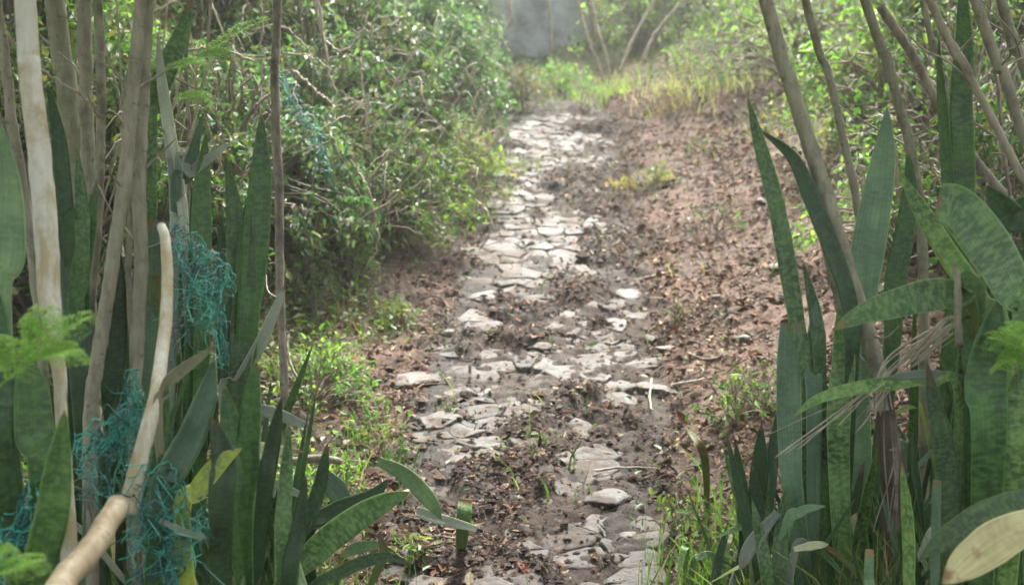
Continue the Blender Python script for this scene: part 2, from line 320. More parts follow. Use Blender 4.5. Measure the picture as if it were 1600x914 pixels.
# ------------------------------------------------------------------ litter, crumbs, grass, cover (stuff)
def scatter(n, x0, x1, y0, y1, keep):
    x = rng.uniform(x0, x1, n); y = y0 + (y1 - y0) * rng.random(n) ** 1.35; k = keep(x, y) > rng.random(n); return x[k], y[k]
def trk(x, y): return x - (path_c(y) + path_w(y))
mb = MB()
def keep(x, y):
    tr = trk(x, y); tl = left_edge(y) - x; on = (np.abs(x - path_c(y)) < path_w(y))
    return np.where(on, np.clip(.05 + 1.7 * cover(x, y), .03, .7), np.clip(.75 + fbm(x * 3, y * 3, 2), .2, 1)) * (1 - .3 * sstep(1.0, 2.0, tl)) * (1 - .5 * sstep(1.8, 2.6, tr))
x, y = scatter(190000, -2.4, 3.2, 3.8, 16, keep); n = len(x); z = H(x, y) + .012
sz = rng.gamma(1.5, .009, n) + .006
a = rng.random(n) * 6.28; el = rng.normal(.05, .35, n)
leaves(mb, np.column_stack([x, y, z]), np.column_stack([np.cos(a) * np.cos(el), np.sin(a) * np.cos(el), np.sin(el)]), np.column_stack([rng.normal(0, .5, n), rng.normal(0, .5, n), np.ones(n)]), sz, .6,
       palette(n, [(.19, .115, .08), (.12, .075, .05), (.28, .20, .145), (.08, .05, .035), (.24, .145, .09), (.38, .29, .20), (.19, .12, .08), (.20, .09, .055)], .35), .3)
x, y = scatter(5200, -2, 3.0, 3.8, 15, keep); 
for k in range(len(x)):
    a = rnd(0, 6.28); l = rnd(.03, .14); p = np.array([x[k], y[k], 0]); D = np.array([math.cos(a), math.sin(a), 0])
    q = [p, p + D * l * .5 + np.array([rnd(-.01, .01), rnd(-.01, .01), 0]), p + D * l]
    q = np.array(q); q[:, 2] = H(q[:, 0], q[:, 1]) + np.array([rnd(.008, .02), rnd(.01, .035), rnd(.008, .03)])
    tube(mb, q, rnd(.0012, .0032), 3, palette(1, [(.2, .15, .11), (.3, .25, .18), (.08, .055, .04)])[0], 0, False)
x, y = scatter(4200, -1.8, 3.0, 3.8, 13, keep); n = len(x); a = rng.random(n) * 6.28
leaves(mb, np.column_stack([x, y, H(x, y) + .022]), np.column_stack([np.cos(a), np.sin(a), rng.normal(.15, .3, n)]), np.column_stack([rng.normal(0, .5, n), rng.normal(0, .5, n), np.ones(n)]), .025 + .035 * rng.random(n), .5, palette(n, [(.30, .20, .11), (.22, .13, .07), (.36, .30, .18), (.14, .08, .05)], .3), .35, .25)
o = mb.build('leaf_litter', M_bits, None, False); o['kind'] = 'stuff'; tag(o, 'brown dead leaves and twigs strewn over the path and its banks', 'leaf litter')
mb = MB()
def keep2(x, y):
    on = (np.abs(x - path_c(y)) < path_w(y)); return np.where(on, np.clip(.35 + 2.2 * cover(x, y), .15, .95), .25 * np.clip(.6 + 2 * fbm(x * 2, y * 2, 2), .1, 1)) * (1 - sstep(.4, 1.4, left_edge(y) - x))
x, y = scatter(120000, -1.6, 2.4, 3.8, 14, keep2); n = len(x)
ico = np.array([(0, 0, 1), (.9, 0, .2), (.2, .85, .3), (-.8, .4, .1), (-.5, -.75, .25), (.45, -.8, .1), (0, 0, -.6)]); tri = np.array([(0, 1, 2), (0, 2, 3), (0, 3, 4), (0, 4, 5), (0, 5, 1), (6, 2, 1), (6, 3, 2), (6, 4, 3), (6, 5, 4), (6, 1, 5)])
sz = (rng.gamma(1.6, .0032, n) + .0025)[:, None, None]; a = rng.random(n) * 6.28; ca, sa = np.cos(a), np.sin(a)
V = ico[None] * (1 + .6 * (rng.random((n, 7, 3)) - .5)) * sz * np.array([1, 1, .75]); V = np.stack([V[..., 0] * ca[:, None] - V[..., 1] * sa[:, None], V[..., 0] * sa[:, None] + V[..., 1] * ca[:, None], V[..., 2]], -1)
V += np.column_stack([x, y, H(x, y) + .012])[:, None]
mb.add(V.reshape(-1, 3), (tri[None] + np.arange(n)[:, None, None] * 7).reshape(-1, 3), None, np.repeat(palette(n, [(.065, .042, .032), (.045, .030, .024), (.10, .066, .05), (.16, .135, .11), (.055, .035, .030)], .3), 7, 0))
o = mb.build('gravel', M_bits, None, False); o['kind'] = 'stuff'; tag(o, 'soil crumbs and small gravel lying between the cobbles', 'soil crumbs')

def grass_mesh(mb, x, y, h, w, cols, lean=.5):
    n = len(x); z = H(x, y) - .01; a = rng.random(n) * 6.28; L = np.column_stack([np.cos(a), np.sin(a)]) * (rng.random(n) * lean)[:, None]
    S = np.column_stack([-np.sin(a + 1), np.cos(a + 1), np.zeros(n)]); P0 = np.column_stack([x, y, z]); V = []
    for t, ww in ((0, 1), (.35, .9), (.7, .6), (1, .05)):
        c = P0 + np.column_stack([L * (t * t * h)[:, None] if t else np.zeros((n, 2)), t * h * (1 - .25 * t * lean)])
        V += [c - S * (w * ww)[:, None], c + S * (w * ww)[:, None]]
    V = np.stack(V, 1); b = np.arange(n)[:, None, None] * 8; q = np.array([[0, 1, 3, 2], [2, 3, 5, 4], [4, 5, 7, 6]])[None]
    mb.add(V.reshape(-1, 3), (b + q).reshape(-1, 4), None, np.repeat(palette(n, cols, .3), 8, 0))
mb = MB()
def keepg(x, y):
    tr = trk(x, y); tl = left_edge(y) - x; nn = fbm(x * 1.7 + 40, y * 1.7, 3)
    return np.clip(sstep(.9, 1.7, tr + nn * 1.2) + 1.3 * sstep(.0, .35, tl + nn * .7) + .7 * sstep(14.0, 15.6, y + nn) + .03, 0, 1) * np.clip(.6 + 2.0 * nn + .5 * (tl > 0), .05, 1)
x, y = scatter(60000, -3, 5.5, 3.9, 19, keepg); n = len(x)
grass_mesh(mb, x, y, rng.gamma(3, .03, n) + .03, .0022 + .0028 * rng.random(n) , [(.07, .13, .03), (.10, .17, .04), (.05, .09, .025), (.26, .22, .12), (.13, .18, .05), (.24, .19, .11)], .9)
# small round leaves of creeping weeds on the left verge
x, y = scatter(34000, -2.6, 3.8, 4.6, 15, keepg); n = len(x); a = rng.random(n) * 6.28
leaves(mb, np.column_stack([x, y, H(x, y) + .02 + .09 * rng.random(n)]), np.column_stack([np.cos(a), np.sin(a), rng.normal(.2, .3, n)]), np.column_stack([rng.normal(0, .4, n), rng.normal(0, .4, n), np.ones(n)]), .018 + .028 * rng.random(n), .75,
       palette(n, [(.07, .13, .03), (.05, .09, .025), (.10, .17, .05), (.15, .14, .07)], .3))
o = mb.build('grass', M_young, None, False); o['kind'] = 'stuff'; tag(o, 'short green grass and creeping weeds covering both verges', 'grass')
mb = MB()
def slopeN(x, y):
    e = .05; dx = (Hm(x + e, y) - Hm(x - e, y)) / (2 * e); dy = (Hm(x, y + e) - Hm(x, y - e)) / (2 * e); return unit(np.column_stack([-dx, -dy, np.ones(len(x))]))
def keepc(x, y):
    tl = left_edge(y) - x; tr = trk(x, y); return np.clip(sstep(.25, .7, tl + .5 * fbm(x * 2, y * 2, 3)) * sstep(6.2, 7.2, y) + sstep(16.3, 17.5, y) * (1 - .8 * np.exp(-((x - .3) / .5) ** 2)) + sstep(2.0, 2.8, tr), 0, 1)
for cnt, x0, x1, yy0, yy1, s0 in ((36000, -5, 0, 5.5, 17, .035), (26000, -9, 10, 16, 30, .08), (15000, 1.5, 7, 5, 17, .04)):
    x = rng.uniform(x0, x1, cnt); y = rng.uniform(yy0, yy1, cnt); k = keepc(x, y) > rng.random(cnt); x, y = x[k], y[k]; n = len(x); N = slopeN(x, y)
    P = np.column_stack([x, y, H(x, y)]) + N * (rng.random((n, 1)) ** 1.5 * .22 * (1 + fbm(x * 3, y * 3, 2))[:, None]); D = rng.normal(0, 1, (n, 3)); D[:, 2] -= .4
    leaves(mb, P, D, N + rng.normal(0, .5, (n, 3)), s0 * (.6 + .9 * rng.random(n)), .55, palette(n, [(.06, .12, .035), (.08, .15, .045), (.12, .21, .06), (.045, .08, .03), (.16, .24, .09)], .35))
o = mb.build('ground_cover', M_leaf, None, False); o['kind'] = 'stuff'; tag(o, 'low leafy creepers covering the banks and the hillside', 'ground cover')

# ------------------------------------------------------------------ shrubs and trees
def shrub(name, label, base, h, spread, twigs, leaf, cols, mat, group=None, lw=.5, cat='shrub', lean=(0, 0), gap=.03, stemmat=None, droop=.5, low=.0):
    base = np.array(base, float); t = thing(name, label, cat, base, group); fm = MB(); sm = MB(); Ps = []; Ds = []
    for k in range(twigs):
        a = rnd(0, 6.28); u = random.random(); el = rnd(.1, 1.5); L = h * (.55 + .45 * random.random())
        dirh = np.array([math.cos(a) * spread, math.sin(a) * spread, 0]); tip = base + dirh * math.cos(el) + np.array([lean[0], lean[1], 0]) * L + np.array([0, 0, h * (low + (1 - low) * math.sin(el)) * rnd(.6, 1.0)])
        mid = base * .5 + tip * .5 + np.array([rnd(-.1, .1), rnd(-.1, .1), h * rnd(.1, .3)]) * min(1, spread)
        end = tip + np.array([dirh[0] * .15, dirh[1] * .15, -droop * .25 * h * random.random()])
        C = catmull([base + np.array([rnd(-.08, .08), rnd(-.08, .08), -.05]), mid, tip, end], 14)
        C[1:] += rng.normal(0, .012 * h, C[1:].shape)
        tube(sm, C, np.linspace(.008 * h + .002, .0015, 14), 4, None, .2, False)
        m = max(4, int(np.linalg.norm(tip - base) / gap)); s_ = .25 + .75 * rng.random(m) ** .8; idx = s_ * 12.99; i0 = idx.astype(int)
        pp = C[i0] * (1 - (idx - i0))[:, None] + C[i0 + 1] * (idx - i0)[:, None] + rng.normal(0, leaf * .7, (m, 3))
        Ps.append(pp); Ds.append(unit(C[i0 + 1] - C[i0]) * .5 + rng.normal(0, .6, (m, 3)) + np.array([0, 0, -.15]))
    P = np.concatenate(Ps); D = np.concatenate(Ds)
    if h > .5: kk = fbm(P[:, 0] * 4.5 + P[:, 1] * 2, P[:, 2] * 4.5 - P[:, 1] * 3, 3) > -.10 - .25 * random.random(); P = P[kk]; D = D[kk]
    n = len(P)
    leaves(fm, P, D, np.column_stack([rng.normal(0, .45, n), rng.normal(-.15, .45, n), np.ones(n)]), leaf * (.4 + 1.1 * rng.random(n) ** 1.7), lw * 1.15, palette(n, cols, .35), .25, .12)
    local(fm.build('foliage', mat, None, False), t); local(sm.build('stems', stemmat or M_wood), t)
    if cat == 'shrub' and h > .55:
        bt = MB()
        for k in range(9):
            a = rnd(0, 6.28) if base[1] > 12 else rnd(3.6, 6.6); r0 = spread * rnd(.8, 1.25); z1 = h * rnd(.4, 1.15); c0 = base + np.array([math.cos(a) * r0 * .3, math.sin(a) * r0 * .3, .1]); c1 = base + np.array([math.cos(a) * r0, math.sin(a) * r0, z1]); c2 = c1 + np.array([rnd(-.25, .25), rnd(-.2, .05), rnd(-.5, .1) * h])
            tube(bt, catmull([c0, c1, (c1 + c2) / 2 + np.array([0, -.05, .08]), c2], 22) + rng.normal(0, .004, (22, 3)), np.linspace(.005, .0018, 22), 5, None, .2, False)
        local(bt.build('bare_twigs', M_deadv), t)
    return t
G_dk = [(.045, .10, .027), (.07, .15, .036), (.03, .065, .025), (.11, .20, .05), (.15, .15, .06)]
G_bl = [(.05, .12, .045), (.08, .17, .07), (.03, .075, .035), (.14, .23, .10), (.17, .2, .09)]
G_lt = [(.12, .24, .04), (.17, .30, .06), (.08, .17, .04), (.22, .32, .09)]
G_sv = [(.13, .21, .11), (.18, .27, .16), (.07, .14, .06), (.10, .20, .06)]
G_hz = [(.17, .28, .08), (.22, .32, .11), (.12, .20, .06), (.26, .33, .15)]  # light leaf greens, paled further to paint in the far glow
G_ye = [(.13, .21, .045), (.20, .26, .07), (.08, .14, .035), (.22, .19, .08)]
LB = 'shrubs massed on the left bank'
def gp(px, py, d=None):
    p = hit(px, py); return (p[0], p[1], float(Hm(p[0], p[1])) - .02)
def on(px, Yd):                        # ground point in column px at depth Yd
    x = (px - 800) / F * Yd; return (x, Yd, float(Hm(x, Yd)) - .02)
for lab, px, Yd, h, sp, tw, lf, cols, mt in [
    ('dark leafy shrub low on the left bank, directly behind the mottled thin stem', 455, 7.4, .75, .50, 90, .042, G_bl, M_leaf),
    ('dark green shrub at the foot of the left bank above the pale cut log end', 520, 7.8, .62, .5, 90, .040, G_dk, M_leaf),
    ('rounded mid green shrub leaning over the left edge of the path', 600, 8.4, .75, .5, 110, .042, G_dk[:2] + G_ye[:2], M_leaf),
    ('yellow-green feathery shrub spilling to the path edge from the left bank', 680, 9.6, .62, .50, 110, .036, G_ye, M_young),
    ('bluish shrub high on the left bank with the hanging teal net in it', 480, 8.1, 1.0, .6, 110, .045, G_bl, M_leaf),
    ('glossy silver-lit shrub at mid height of the left bank', 580, 9.3, 1.1, .6, 130, .048, G_bl, M_gloss),
    ('pale shining shrub on the left bank beside the small brown mound', 655, 10.6, 1.15, .62, 150, .055, G_sv, M_gloss),
    ('bright yellow-green shrub closing the top of the left bank next to the grey wall', 660, 12.8, 1.25, .5, 140, .055, G_lt, M_young),
    ('tall leafy shrub at the top edge, behind the pale shining shrub', 620, 11.5, 1.5, .8, 150, .055, G_sv, M_gloss),
    ('dense shrub with bare grey vines in front, upper middle of the left bank', 510, 9.0, 1.25, .7, 130, .048, G_dk, M_gloss),
    ('dark shrub behind the snake plants and the straight grey saplings', 330, 7.2, 1.1, .7, 120, .045, G_bl, M_leaf),
    ('dark shrub seen between the paired leaning saplings at the left', 190, 6.6, 1.3, .7, 120, .045, G_dk, M_leaf),
    ('green shrub behind the thick olive trunk', 80, 6.2, 1.4, .7, 120, .045, G_dk, M_leaf),
    ('bright small-leaved shrub at the upper left corner behind the white peeled stem', 20, 7.2, 1.6, .8, 110, .05, G_lt, M_young),
    ('shrub with brown dead twigs on top of the left bank', 380, 9.2, 1.2, .8, 110, .05, G_dk, M_gloss),
    ('low light green weed shrub by the foot of the mottled thin stem', 480, 5.9, .28, .28, 50, .026, G_lt, M_young),
    ]:
    shrub('shrub', lab, on(px, Yd), h, sp, tw, lf, cols, mt, LB, gap=.0145)
for lab, px, Yd, h, sp, tw, lf, cols in [
    ('low brownish mound bush at the far left end of the path', 805, 13.5, .5, .42, 110, .04, [(.14, .10, .06), (.10, .14, .05), (.18, .12, .08), (.07, .10, .035)]),
    ('small grassy bush on the crest right of the mound bush', 870, 14.8, .35, .4, 80, .04, G_lt),
    ('green shrub with bare slanting branches right of the grey wall', 1000, 16.4, 1.1, .7, 110, .06, G_hz),
    ('taller mid green shrub at the top edge, behind the bare slanting branches', 1060, 18.2, 1.6, .9, 130, .07, G_hz),
    ('bright feathery shrub at the top of the red dirt bank', 1165, 13.8, .75, .7, 130, .045, G_hz),
    ('hazy pale green shrub behind the thin pale stems', 1130, 17.0, 1.5, .9, 120, .065, G_hz),
    ('sunlit shrub between the two leaning right-hand saplings', 1250, 12.0, 1.0, .8, 120, .05, G_hz),
    ('yellow-green shrub behind the upright blue-green blade', 1380, 9.4, .9, .7, 120, .045, G_ye),
    ('bright weed shrub at the foot of the right bank under the blue-green blade', 1420, 7.2, .6, .5, 110, .036, G_lt),
    ('shrub with broad light leaves behind the crossing stems at upper right', 1440, 9.0, 1.4, .7, 110, .06, G_lt),
    ('dark shrub filling the gap behind the tall dark blade', 1500, 7.4, 1.2, .6, 110, .05, G_dk),
    ('dark green shrub at the right edge behind the broad broken leaf', 1580, 6.4, .9, .55, 100, .05, G_dk),
    ('leafy shrub at the top right corner', 1590, 8.8, 1.6, .8, 120, .055, G_ye),
    ('pale yellow-green shrub at the top edge, right of the feathery shrub', 1310, 15.0, 1.7, 1.0, 120, .065, G_hz),
    ]:
    shrub('shrub', lab, on(px, Yd), h, sp, tw, lf, cols, M_young, 'shrubs of the far end and right bank', gap=.024)

# trees of the hillside behind
def tree(label, base, h, cr, n, cols, bark=M_wood, leaf=.09):
    base = np.array(base); t = thing('tree', label, 'tree', base, 'trees on the hillside behind'); tm = MB(); fm = MB()
    top = base + np.array([rnd(-.4, .4), rnd(-.3, .3), h]); C = catmull([base - np.array([0, 0, .2]), base * .5 + top * .5 + np.array([rnd(-.2, .2), 0, 0]), top], 14)
    tube(tm, C, np.linspace(.07, .02, 14), 8, None, .15, False); P = []
    for k in range(26):
        i0 = random.randint(3, 13); a = rnd(0, 6.28); e = C[i0] + np.array([math.cos(a) * cr, math.sin(a) * cr, rnd(-.1, .7)]) * rnd(.5, 1)
        B = catmull([C[i0], (C[i0] + e) / 2 + np.array([0, 0, .15]), e], 10); tube(tm, B, np.linspace(.018, .003, 10), 4, None, .2, False)
        m = n // 26; q = B[rng.integers(3, 10, m)] + rng.normal(0, .16, (m, 3)); P.append(q)
    P = np.concatenate(P); m = len(P); D = rng.normal(0, 1, (m, 3)); D[:, 2] -= .5
    leaves(fm, P, D, np.column_stack([rng.normal(0, .5, m), rng.normal(-.2, .5, m), np.ones(m)]), leaf * (.6 + .8 * rng.random(m)), .5, palette(m, cols, .35), .25, .1)
    local(tm.build('trunk', bark), t); local(fm.build('crown', M_leaf, None, False), t)
for lab, px, Yd, h, cr, cols in [
    ('tree with dark crown hanging over the top of the grey wall', 850, 19.6, 2.6, 1.0, G_dk), ('tree behind the left bank above the pale shining shrub', 640, 15.5, 2.8, 1.1, G_sv),
    ('tree at the back of the left bank, above the bare vines', 470, 12.5, 2.6, 1.1, G_dk), ('tree at the back of the left bank behind the grey saplings', 250, 10.5, 2.6, 1.1, G_dk),
    ('tree at the far left behind the white peeled stem', 40, 10.0, 2.8, 1.2, G_lt), ('hazy tree right of the grey wall', 985, 20.5, 3.0, 1.2, G_ye),
    ('hazy pale tree behind the thin pale stems', 1150, 21, 3.2, 1.3, G_hz), ('pale tree behind the leaning right saplings', 1290, 19, 3.2, 1.4, G_hz),
    ('tree at the upper right behind the crossing stems', 1450, 14.5, 3.0, 1.3, G_ye), ('tree at the far upper right corner', 1600, 12.0, 3.0, 1.3, G_dk)]:
    tree(lab, on(px, Yd), h, cr, 3600, cols)

# unseen trees added so their crowns dim the near end of the path
for k, (x, y, h, cr) in enumerate([(-2.6, .8, 3.6, 1.7), (2.7, 1.2, 3.7, 1.7), (-2.9, 4.6, 3.9, 1.5), (3.3, 4.4, 3.8, 1.5), (-3.4, 7.4, 4.2, 1.2), (4.0, 7.2, 4.0, 1.3), (-4.2, 1.8, 2.8, 1.8), (4.6, 2.2, 2.8, 1.8)]):
    zb = float(Hm(x, y)); base = np.array([x, y, zb]); t = thing('added_shade_tree', 'unseen broad tree added above the frame to shade the near end of the path', 'tree', base, 'unseen trees added to shade the near end of the path'); tm = MB(); fm = MB()
    top = np.array([x * .45, y + .3, zb + h]); C = catmull([base - np.array([0, 0, .2]), base * .6 + top * .4 + np.array([0, 0, .3]), top], 16); tube(tm, C, np.linspace(.11, .03, 16), 8, None, .1, False); P = []
    for j in range(30):
        i0 = random.randint(9, 15); a = rnd(0, 6.28); e = C[i0] + np.array([math.cos(a) * cr, math.sin(a) * cr, rnd(.1, .9)]) * rnd(.4, 1)
        B = catmull([C[i0], (C[i0] + e) / 2 + np.array([0, 0, .2]), e], 10); tube(tm, B, np.linspace(.022, .004, 10), 4, None, .2, False); P.append(B[rng.integers(2, 10, 115)] + rng.normal(0, .24, (115, 3)))
    P = np.concatenate(P); P = P[P[:, 2] > 1.5 + .105 * np.clip(P[:, 1], 0, 99) + .45]; m = len(P); D = rng.normal(0, 1, (m, 3))
    leaves(fm, P, D, np.column_stack([rng.normal(0, .5, m), rng.normal(0, .5, m), np.ones(m)]), .17 * (.6 + .8 * rng.random(m)), .55, palette(m, G_dk, .3), .25, .1)
    local(tm.build('trunk', M_wood), t); local(fm.build('crown', M_leaf, None, False), t)

# grey retaining wall at the end, thin post
m, t, b = newmat('weathered_plaster'); tc = t.nodes.new('ShaderNodeTexCoord'); n = noise_node(t, 2.2, 8, tc.outputs['Object'], .75); n2 = noise_node(t, 25, 5, tc.outputs['Object'])
t.links.new(mixc(t, ramp(t, n2.outputs[0], [(.3, (0, 0, 0)), (.8, (.5, .5, .5))]), ramp(t, n.outputs[0], [(.36, (.07, .075, .08)), (.5, (.24, .25, .255)), (.62, (.36, .37, .36)), (.72, (.13, .16, .09))]), (.20, .215, .215)), b.inputs['Base Color']); b.inputs['Roughness'].default_value = .9; bump(t, b, n.outputs[0], .6, .03)
M_wall = m
mb = MB(); nx_, nz_ = 60, 40; cx, cy, cz = on(845, 17.6); 
U, Vv = np.meshgrid(np.linspace(-1.35, 1.15, nx_), np.linspace(-.3, 2.4, nz_))
yy = cy + .12 * Vv + .05 * fbm(U * 3, Vv * 3, 4); front = np.stack([cx + U, yy, cz + Vv], -1); back = np.stack([cx + U, cy + .5 + 0 * U, cz + Vv], -1)
i = (np.arange(nz_ - 1)[:, None] * nx_ + np.arange(nx_ - 1)[None]).ravel(); N0 = nx_ * nz_
Fc = [np.stack([i, i + 1, i + nx_ + 1, i + nx_], -1), np.stack([i + N0, i + nx_ + N0, i + nx_ + 1 + N0, i + 1 + N0], -1)]
ring = [k for k in range(nx_)] + [nx_ * k + nx_ - 1 for k in range(1, nz_)] + [N0 - 1 - k for k in range(1, nx_)] + [nx_ * k for k in range(nz_ - 2, 0, -1)]
Fc.append(np.array([[a, a + N0, b_ + N0, b_] for a, b_ in zip(ring, ring[1:] + ring[:1])]))
mb.add(np.concatenate([front.reshape(-1, 3), back.reshape(-1, 3)]), np.concatenate(Fc)); tag(mb.build('retaining_wall', M_wall), 'dark grey weathered wall closing the far end of the path', 'wall')
mb = MB(); p = on(858, 15.6); tube(mb, catmull([p, (p[0] + .01, p[1], p[2] + .5), (p[0] - .01, p[1], p[2] + .95)], 10), np.linspace(.024, .018, 10), 8, None, .1)
tag(mb.build('wooden_post', M_bark), 'thin wooden post standing in front of the grey wall', 'post')

shrub('creeper', 'leafy creeper hanging over the left part of the grey wall', (on(738, 17.3)[0], 17.35, on(738, 17.3)[2]), 1.3, .3, 40, .06, G_lt, M_young, None, cat='creeper', gap=.05)
shrub('creeper', 'leafy creeper climbing the right edge of the grey wall', (on(935, 17.3)[0], 17.35, on(935, 17.3)[2]), 1.7, .3, 44, .06, G_dk, M_young, None, cat='creeper', gap=.05)
# ------------------------------------------------------------------ saplings
def stem_mesh(mb, C, rad, knots=True):
    n = len(C); r = np.array(rad)
    if knots:
        L = np.concatenate([[0], np.cumsum(np.linalg.norm(np.diff(C, axis=0), axis=1))]); x = L[0] + rnd(.05, .15)
        while x < L[-1]: r = r * (1 + .13 * np.exp(-((L - x) / .009) ** 2)); x += rnd(.07, .22)
    tube(mb, C, r, 12, None, .015)
def sapling(label, pts, wpx, d, mat=M_bark, crown=True, group='slender saplings beside the path', dl=None, ground=True, name='sapling', cat='sapling', cols=G_dk, topz=None, twigs=3, leafn=500):
    """pts: photo pixels top -> bottom; wpx widths"""
    ds = d if isinstance(d, (list, tuple)) else [d] * len(pts); ws = wpx if isinstance(wpx, (list, tuple)) else [wpx] * len(pts)
    P = [W(x, y, dd) for (x, y), dd in zip(pts, ds)]; r = [w / 2 / F * dd for w, dd in zip(ws, ds)]
    if ground:
        e = unit(P[-1] - P[-2]); e = np.array([e[0] * .3, e[1] * .3, -1.]); z = float(Hm(P[-1][0], P[-1][1])); L = max(P[-1][2] - z + .08, .08); P.append(P[-1] + e * L); r.append(r[-1] * 1.12)
    if crown:
        e = unit(P[0] - P[1]); L = rnd(1.5, 2.0) if topz is None else topz + .6
        P.insert(0, P[0] + e * L + np.array([0, 0, .2])); r.insert(0, r[0] * .5)
    Ps = catmull(P, 90); rr = np.interp(np.linspace(0, 1, 90), np.linspace(0, 1, len(r)), r)
    Ps[5:-5] += np.cumsum(rng.normal(0, .0007, (80, 3)), 0)
    t = thing(name, label, cat, P[-1], group); mb = MB(); stem_mesh(mb, Ps, rr, mat is not M_peel); local(mb.build('trunk', mat), t)
    if 'dark foot' in label:
        fb = MB(); tube(fb, Ps[-26:] + rng.normal(0, .001, (26, 3)), rr[-26:] * np.linspace(1.02, 1.25, 26), 12, None, .12); local(fb.build('root_sheath', M_foot), t)
    if crown:
        bm = MB(); fm = MB(); Q = []
        for k in range(8):
            i0 = random.randint(0, 9); a = rnd(0, 6.28); e = Ps[i0] + np.array([math.cos(a) * 1.0, math.sin(a) * 1.0, rnd(.35, .8)]) * rnd(.5, 1)
            B = catmull([Ps[i0], (Ps[i0] + e) / 2 + np.array([0, 0, .06]), e], 10); tube(bm, B, np.linspace(.006, .0015, 10), 5, None, .2, False); Q.append(B[rng.integers(2, 10, leafn // 8)] + rng.normal(0, .14, (leafn // 8, 3)))
        Q = np.concatenate(Q); Q = Q[Q[:, 2] > 1.72 + (Q[:, 1]) * .088 + .12]; m = len(Q); D = rng.normal(0, 1, (m, 3)); D[:, 2] -= .5
        leaves(fm, Q, D, np.column_stack([rng.normal(0, .5, m), rng.normal(0, .5, m), np.ones(m)]), .10 * (.6 + .8 * rng.random(m)), .5, palette(m, cols, .3), .25, .12)
        local(bm.build('branches', M_wood), t); local(fm.build('crown', M_leaf, None, False), t)
    for k in range(twigs):
        i0 = random.randint(24, 60); a = rnd(0, 6.28); l = rnd(.05, .25); tb = MB()
        e = Ps[i0] + np.array([math.cos(a) * l, math.sin(a) * l, l * rnd(.2, 1)]); tube(tb, catmull([Ps[i0], (Ps[i0] + e) / 2 + rng.normal(0, .01, 3), e], 8), np.linspace(.004, .0015, 8), 5, None, .2)
        local(tb.build('twig', mat), t)
    return t
GL = 'saplings standing at the left of the path'; GR = 'saplings leaning at the right of the path'
sapling('thin brown sapling at the far left edge, half behind the white peeled stem', [(-6, 0), (3, 55), (20, 200), (42, 330), (58, 450), (70, 600)], 17, 3.7, group=GL)
sapling('thick white peeled stem with yellow-brown stain lower down', [(42, -20), (50, 100), (60, 210), (72, 340), (80, 470), (92, 560), (100, 640), (108, 740), (114, 870)], [34, 35, 36, 38, 36, 24, 19, 22, 26], 3.05, M_peel, crown=True, group=None, name='peeled_sapling', cat='sapling', twigs=0, topz=.9)
sapling('thick olive trunk leaning slightly behind the white peeled stem', [(84, -10), (100, 110), (114, 220), (122, 320), (128, 450)], [32, 34, 34, 34, 36], 4.3, M_barkg, group=GL, twigs=1)
sapling('straight grey-brown sapling just right of the thick olive trunk', [(132, -10), (137, 150), (141, 290), (143, 430)], 22, 4.1, group=GL)
sapling('slim pale grey sapling curving left at its foot, third from the olive trunk', [(154, -10), (158, 90), (160, 180), (154, 320), (146, 430), (135, 560), (128, 650)], 15, 3.7, group=GL)
sapling('knotty sapling bowed to the left, crossing in front of its straighter twin', [(220, -10), (212, 100), (202, 230), (186, 350), (168, 460), (152, 570), (144, 670)], [20, 21, 22, 22, 22, 23, 24], 3.4, group=GL)
sapling('straight sapling with orange blotches low down, twin of the bowed one', [(232, -10), (225, 120), (217, 260), (219, 360), (218, 450), (212, 560), (208, 660)], [18, 20, 21, 22, 22, 22, 24], 3.45, group=GL)
sapling('thin short stem squeezed behind the two twin saplings', [(208, 240), (203, 320), (202, 420), (206, 560)], 10, 3.6, crown=False, group=GL, twigs=0)
sapling('dark mottled thin sapling standing alone before the left bank', [(434, -10), (429, 110), (434, 240), (438, 380), (440, 500), (446, 630)], [13, 14, 15, 14, 13, 13], 5.0, M_bark2, group=GL, topz=1.2)
sapling('bare spindly upright twig left of the dark mottled sapling', [(300, -10), (292, 100), (300, 210), (296, 330)], 6, 4.3, M_bark2, crown=False, group=GL, twigs=3)
sapling('thinnest bare twig rising between snake plants and mottled sapling', [(330, -10), (322, 110), (306, 200), (290, 330)], 5, 4.2, M_deadv, crown=False, group=GL, twigs=3)
sapling('long leaning sapling nearest the path with a thick dark foot', [(1192, -20), (1235, 125), (1282, 270), (1320, 400), (1352, 500), (1374, 585), (1392, 700), (1400, 800)], [22, 24, 25, 26, 27, 28, 32, 36], 3.7, group=GR)
sapling('thin sapling right of the nearest leaning one, ending behind it', [(1255, -10), (1290, 110), (1318, 220), (1340, 320), (1350, 420)], 13, 4.5, group=GR)
sapling('thin short stem behind the nearest leaning sapling', [(1278, 330), (1300, 430), (1320, 520), (1338, 600)], 13, 3.95, crown=False, group=GR, twigs=0)
sapling('leaning brown sapling whose foot hides behind the dark blade', [(1350, -10), (1385, 90), (1408, 180), (1425, 260), (1440, 400)], 16, 4.2, group=GR)
sapling('dark crooked stem lying steeply across the upper right', [(1375, 10), (1430, 95), (1480, 190), (1535, 265), (1590, 330), (1640, 420)], 15, 5.2, M_bark2, crown=False, group=GR)
sapling('pale leaning sapling crossing the tall dark blade', [(1448, -10), (1492, 75), (1543, 171), (1600, 280), (1650, 400)], 13, 3.9, M_deadv, group=GR)
sapling('slim sapling just left of the tall dark blade', [(1440, -10), (1462, 75), (1482, 176), (1512, 305), (1530, 420)], 10, 4.1, group=GR)
sapling('brown sapling leaning out of the frame at upper right', [(1520, -10), (1563, 100), (1600, 211), (1640, 330)], 17, 3.8, group=GR)
sapling('thick brown sapling at the top right corner', [(1560, -10), (1578, 50), (1605, 115), (1640, 230)], 17, 4.4, group=GR)
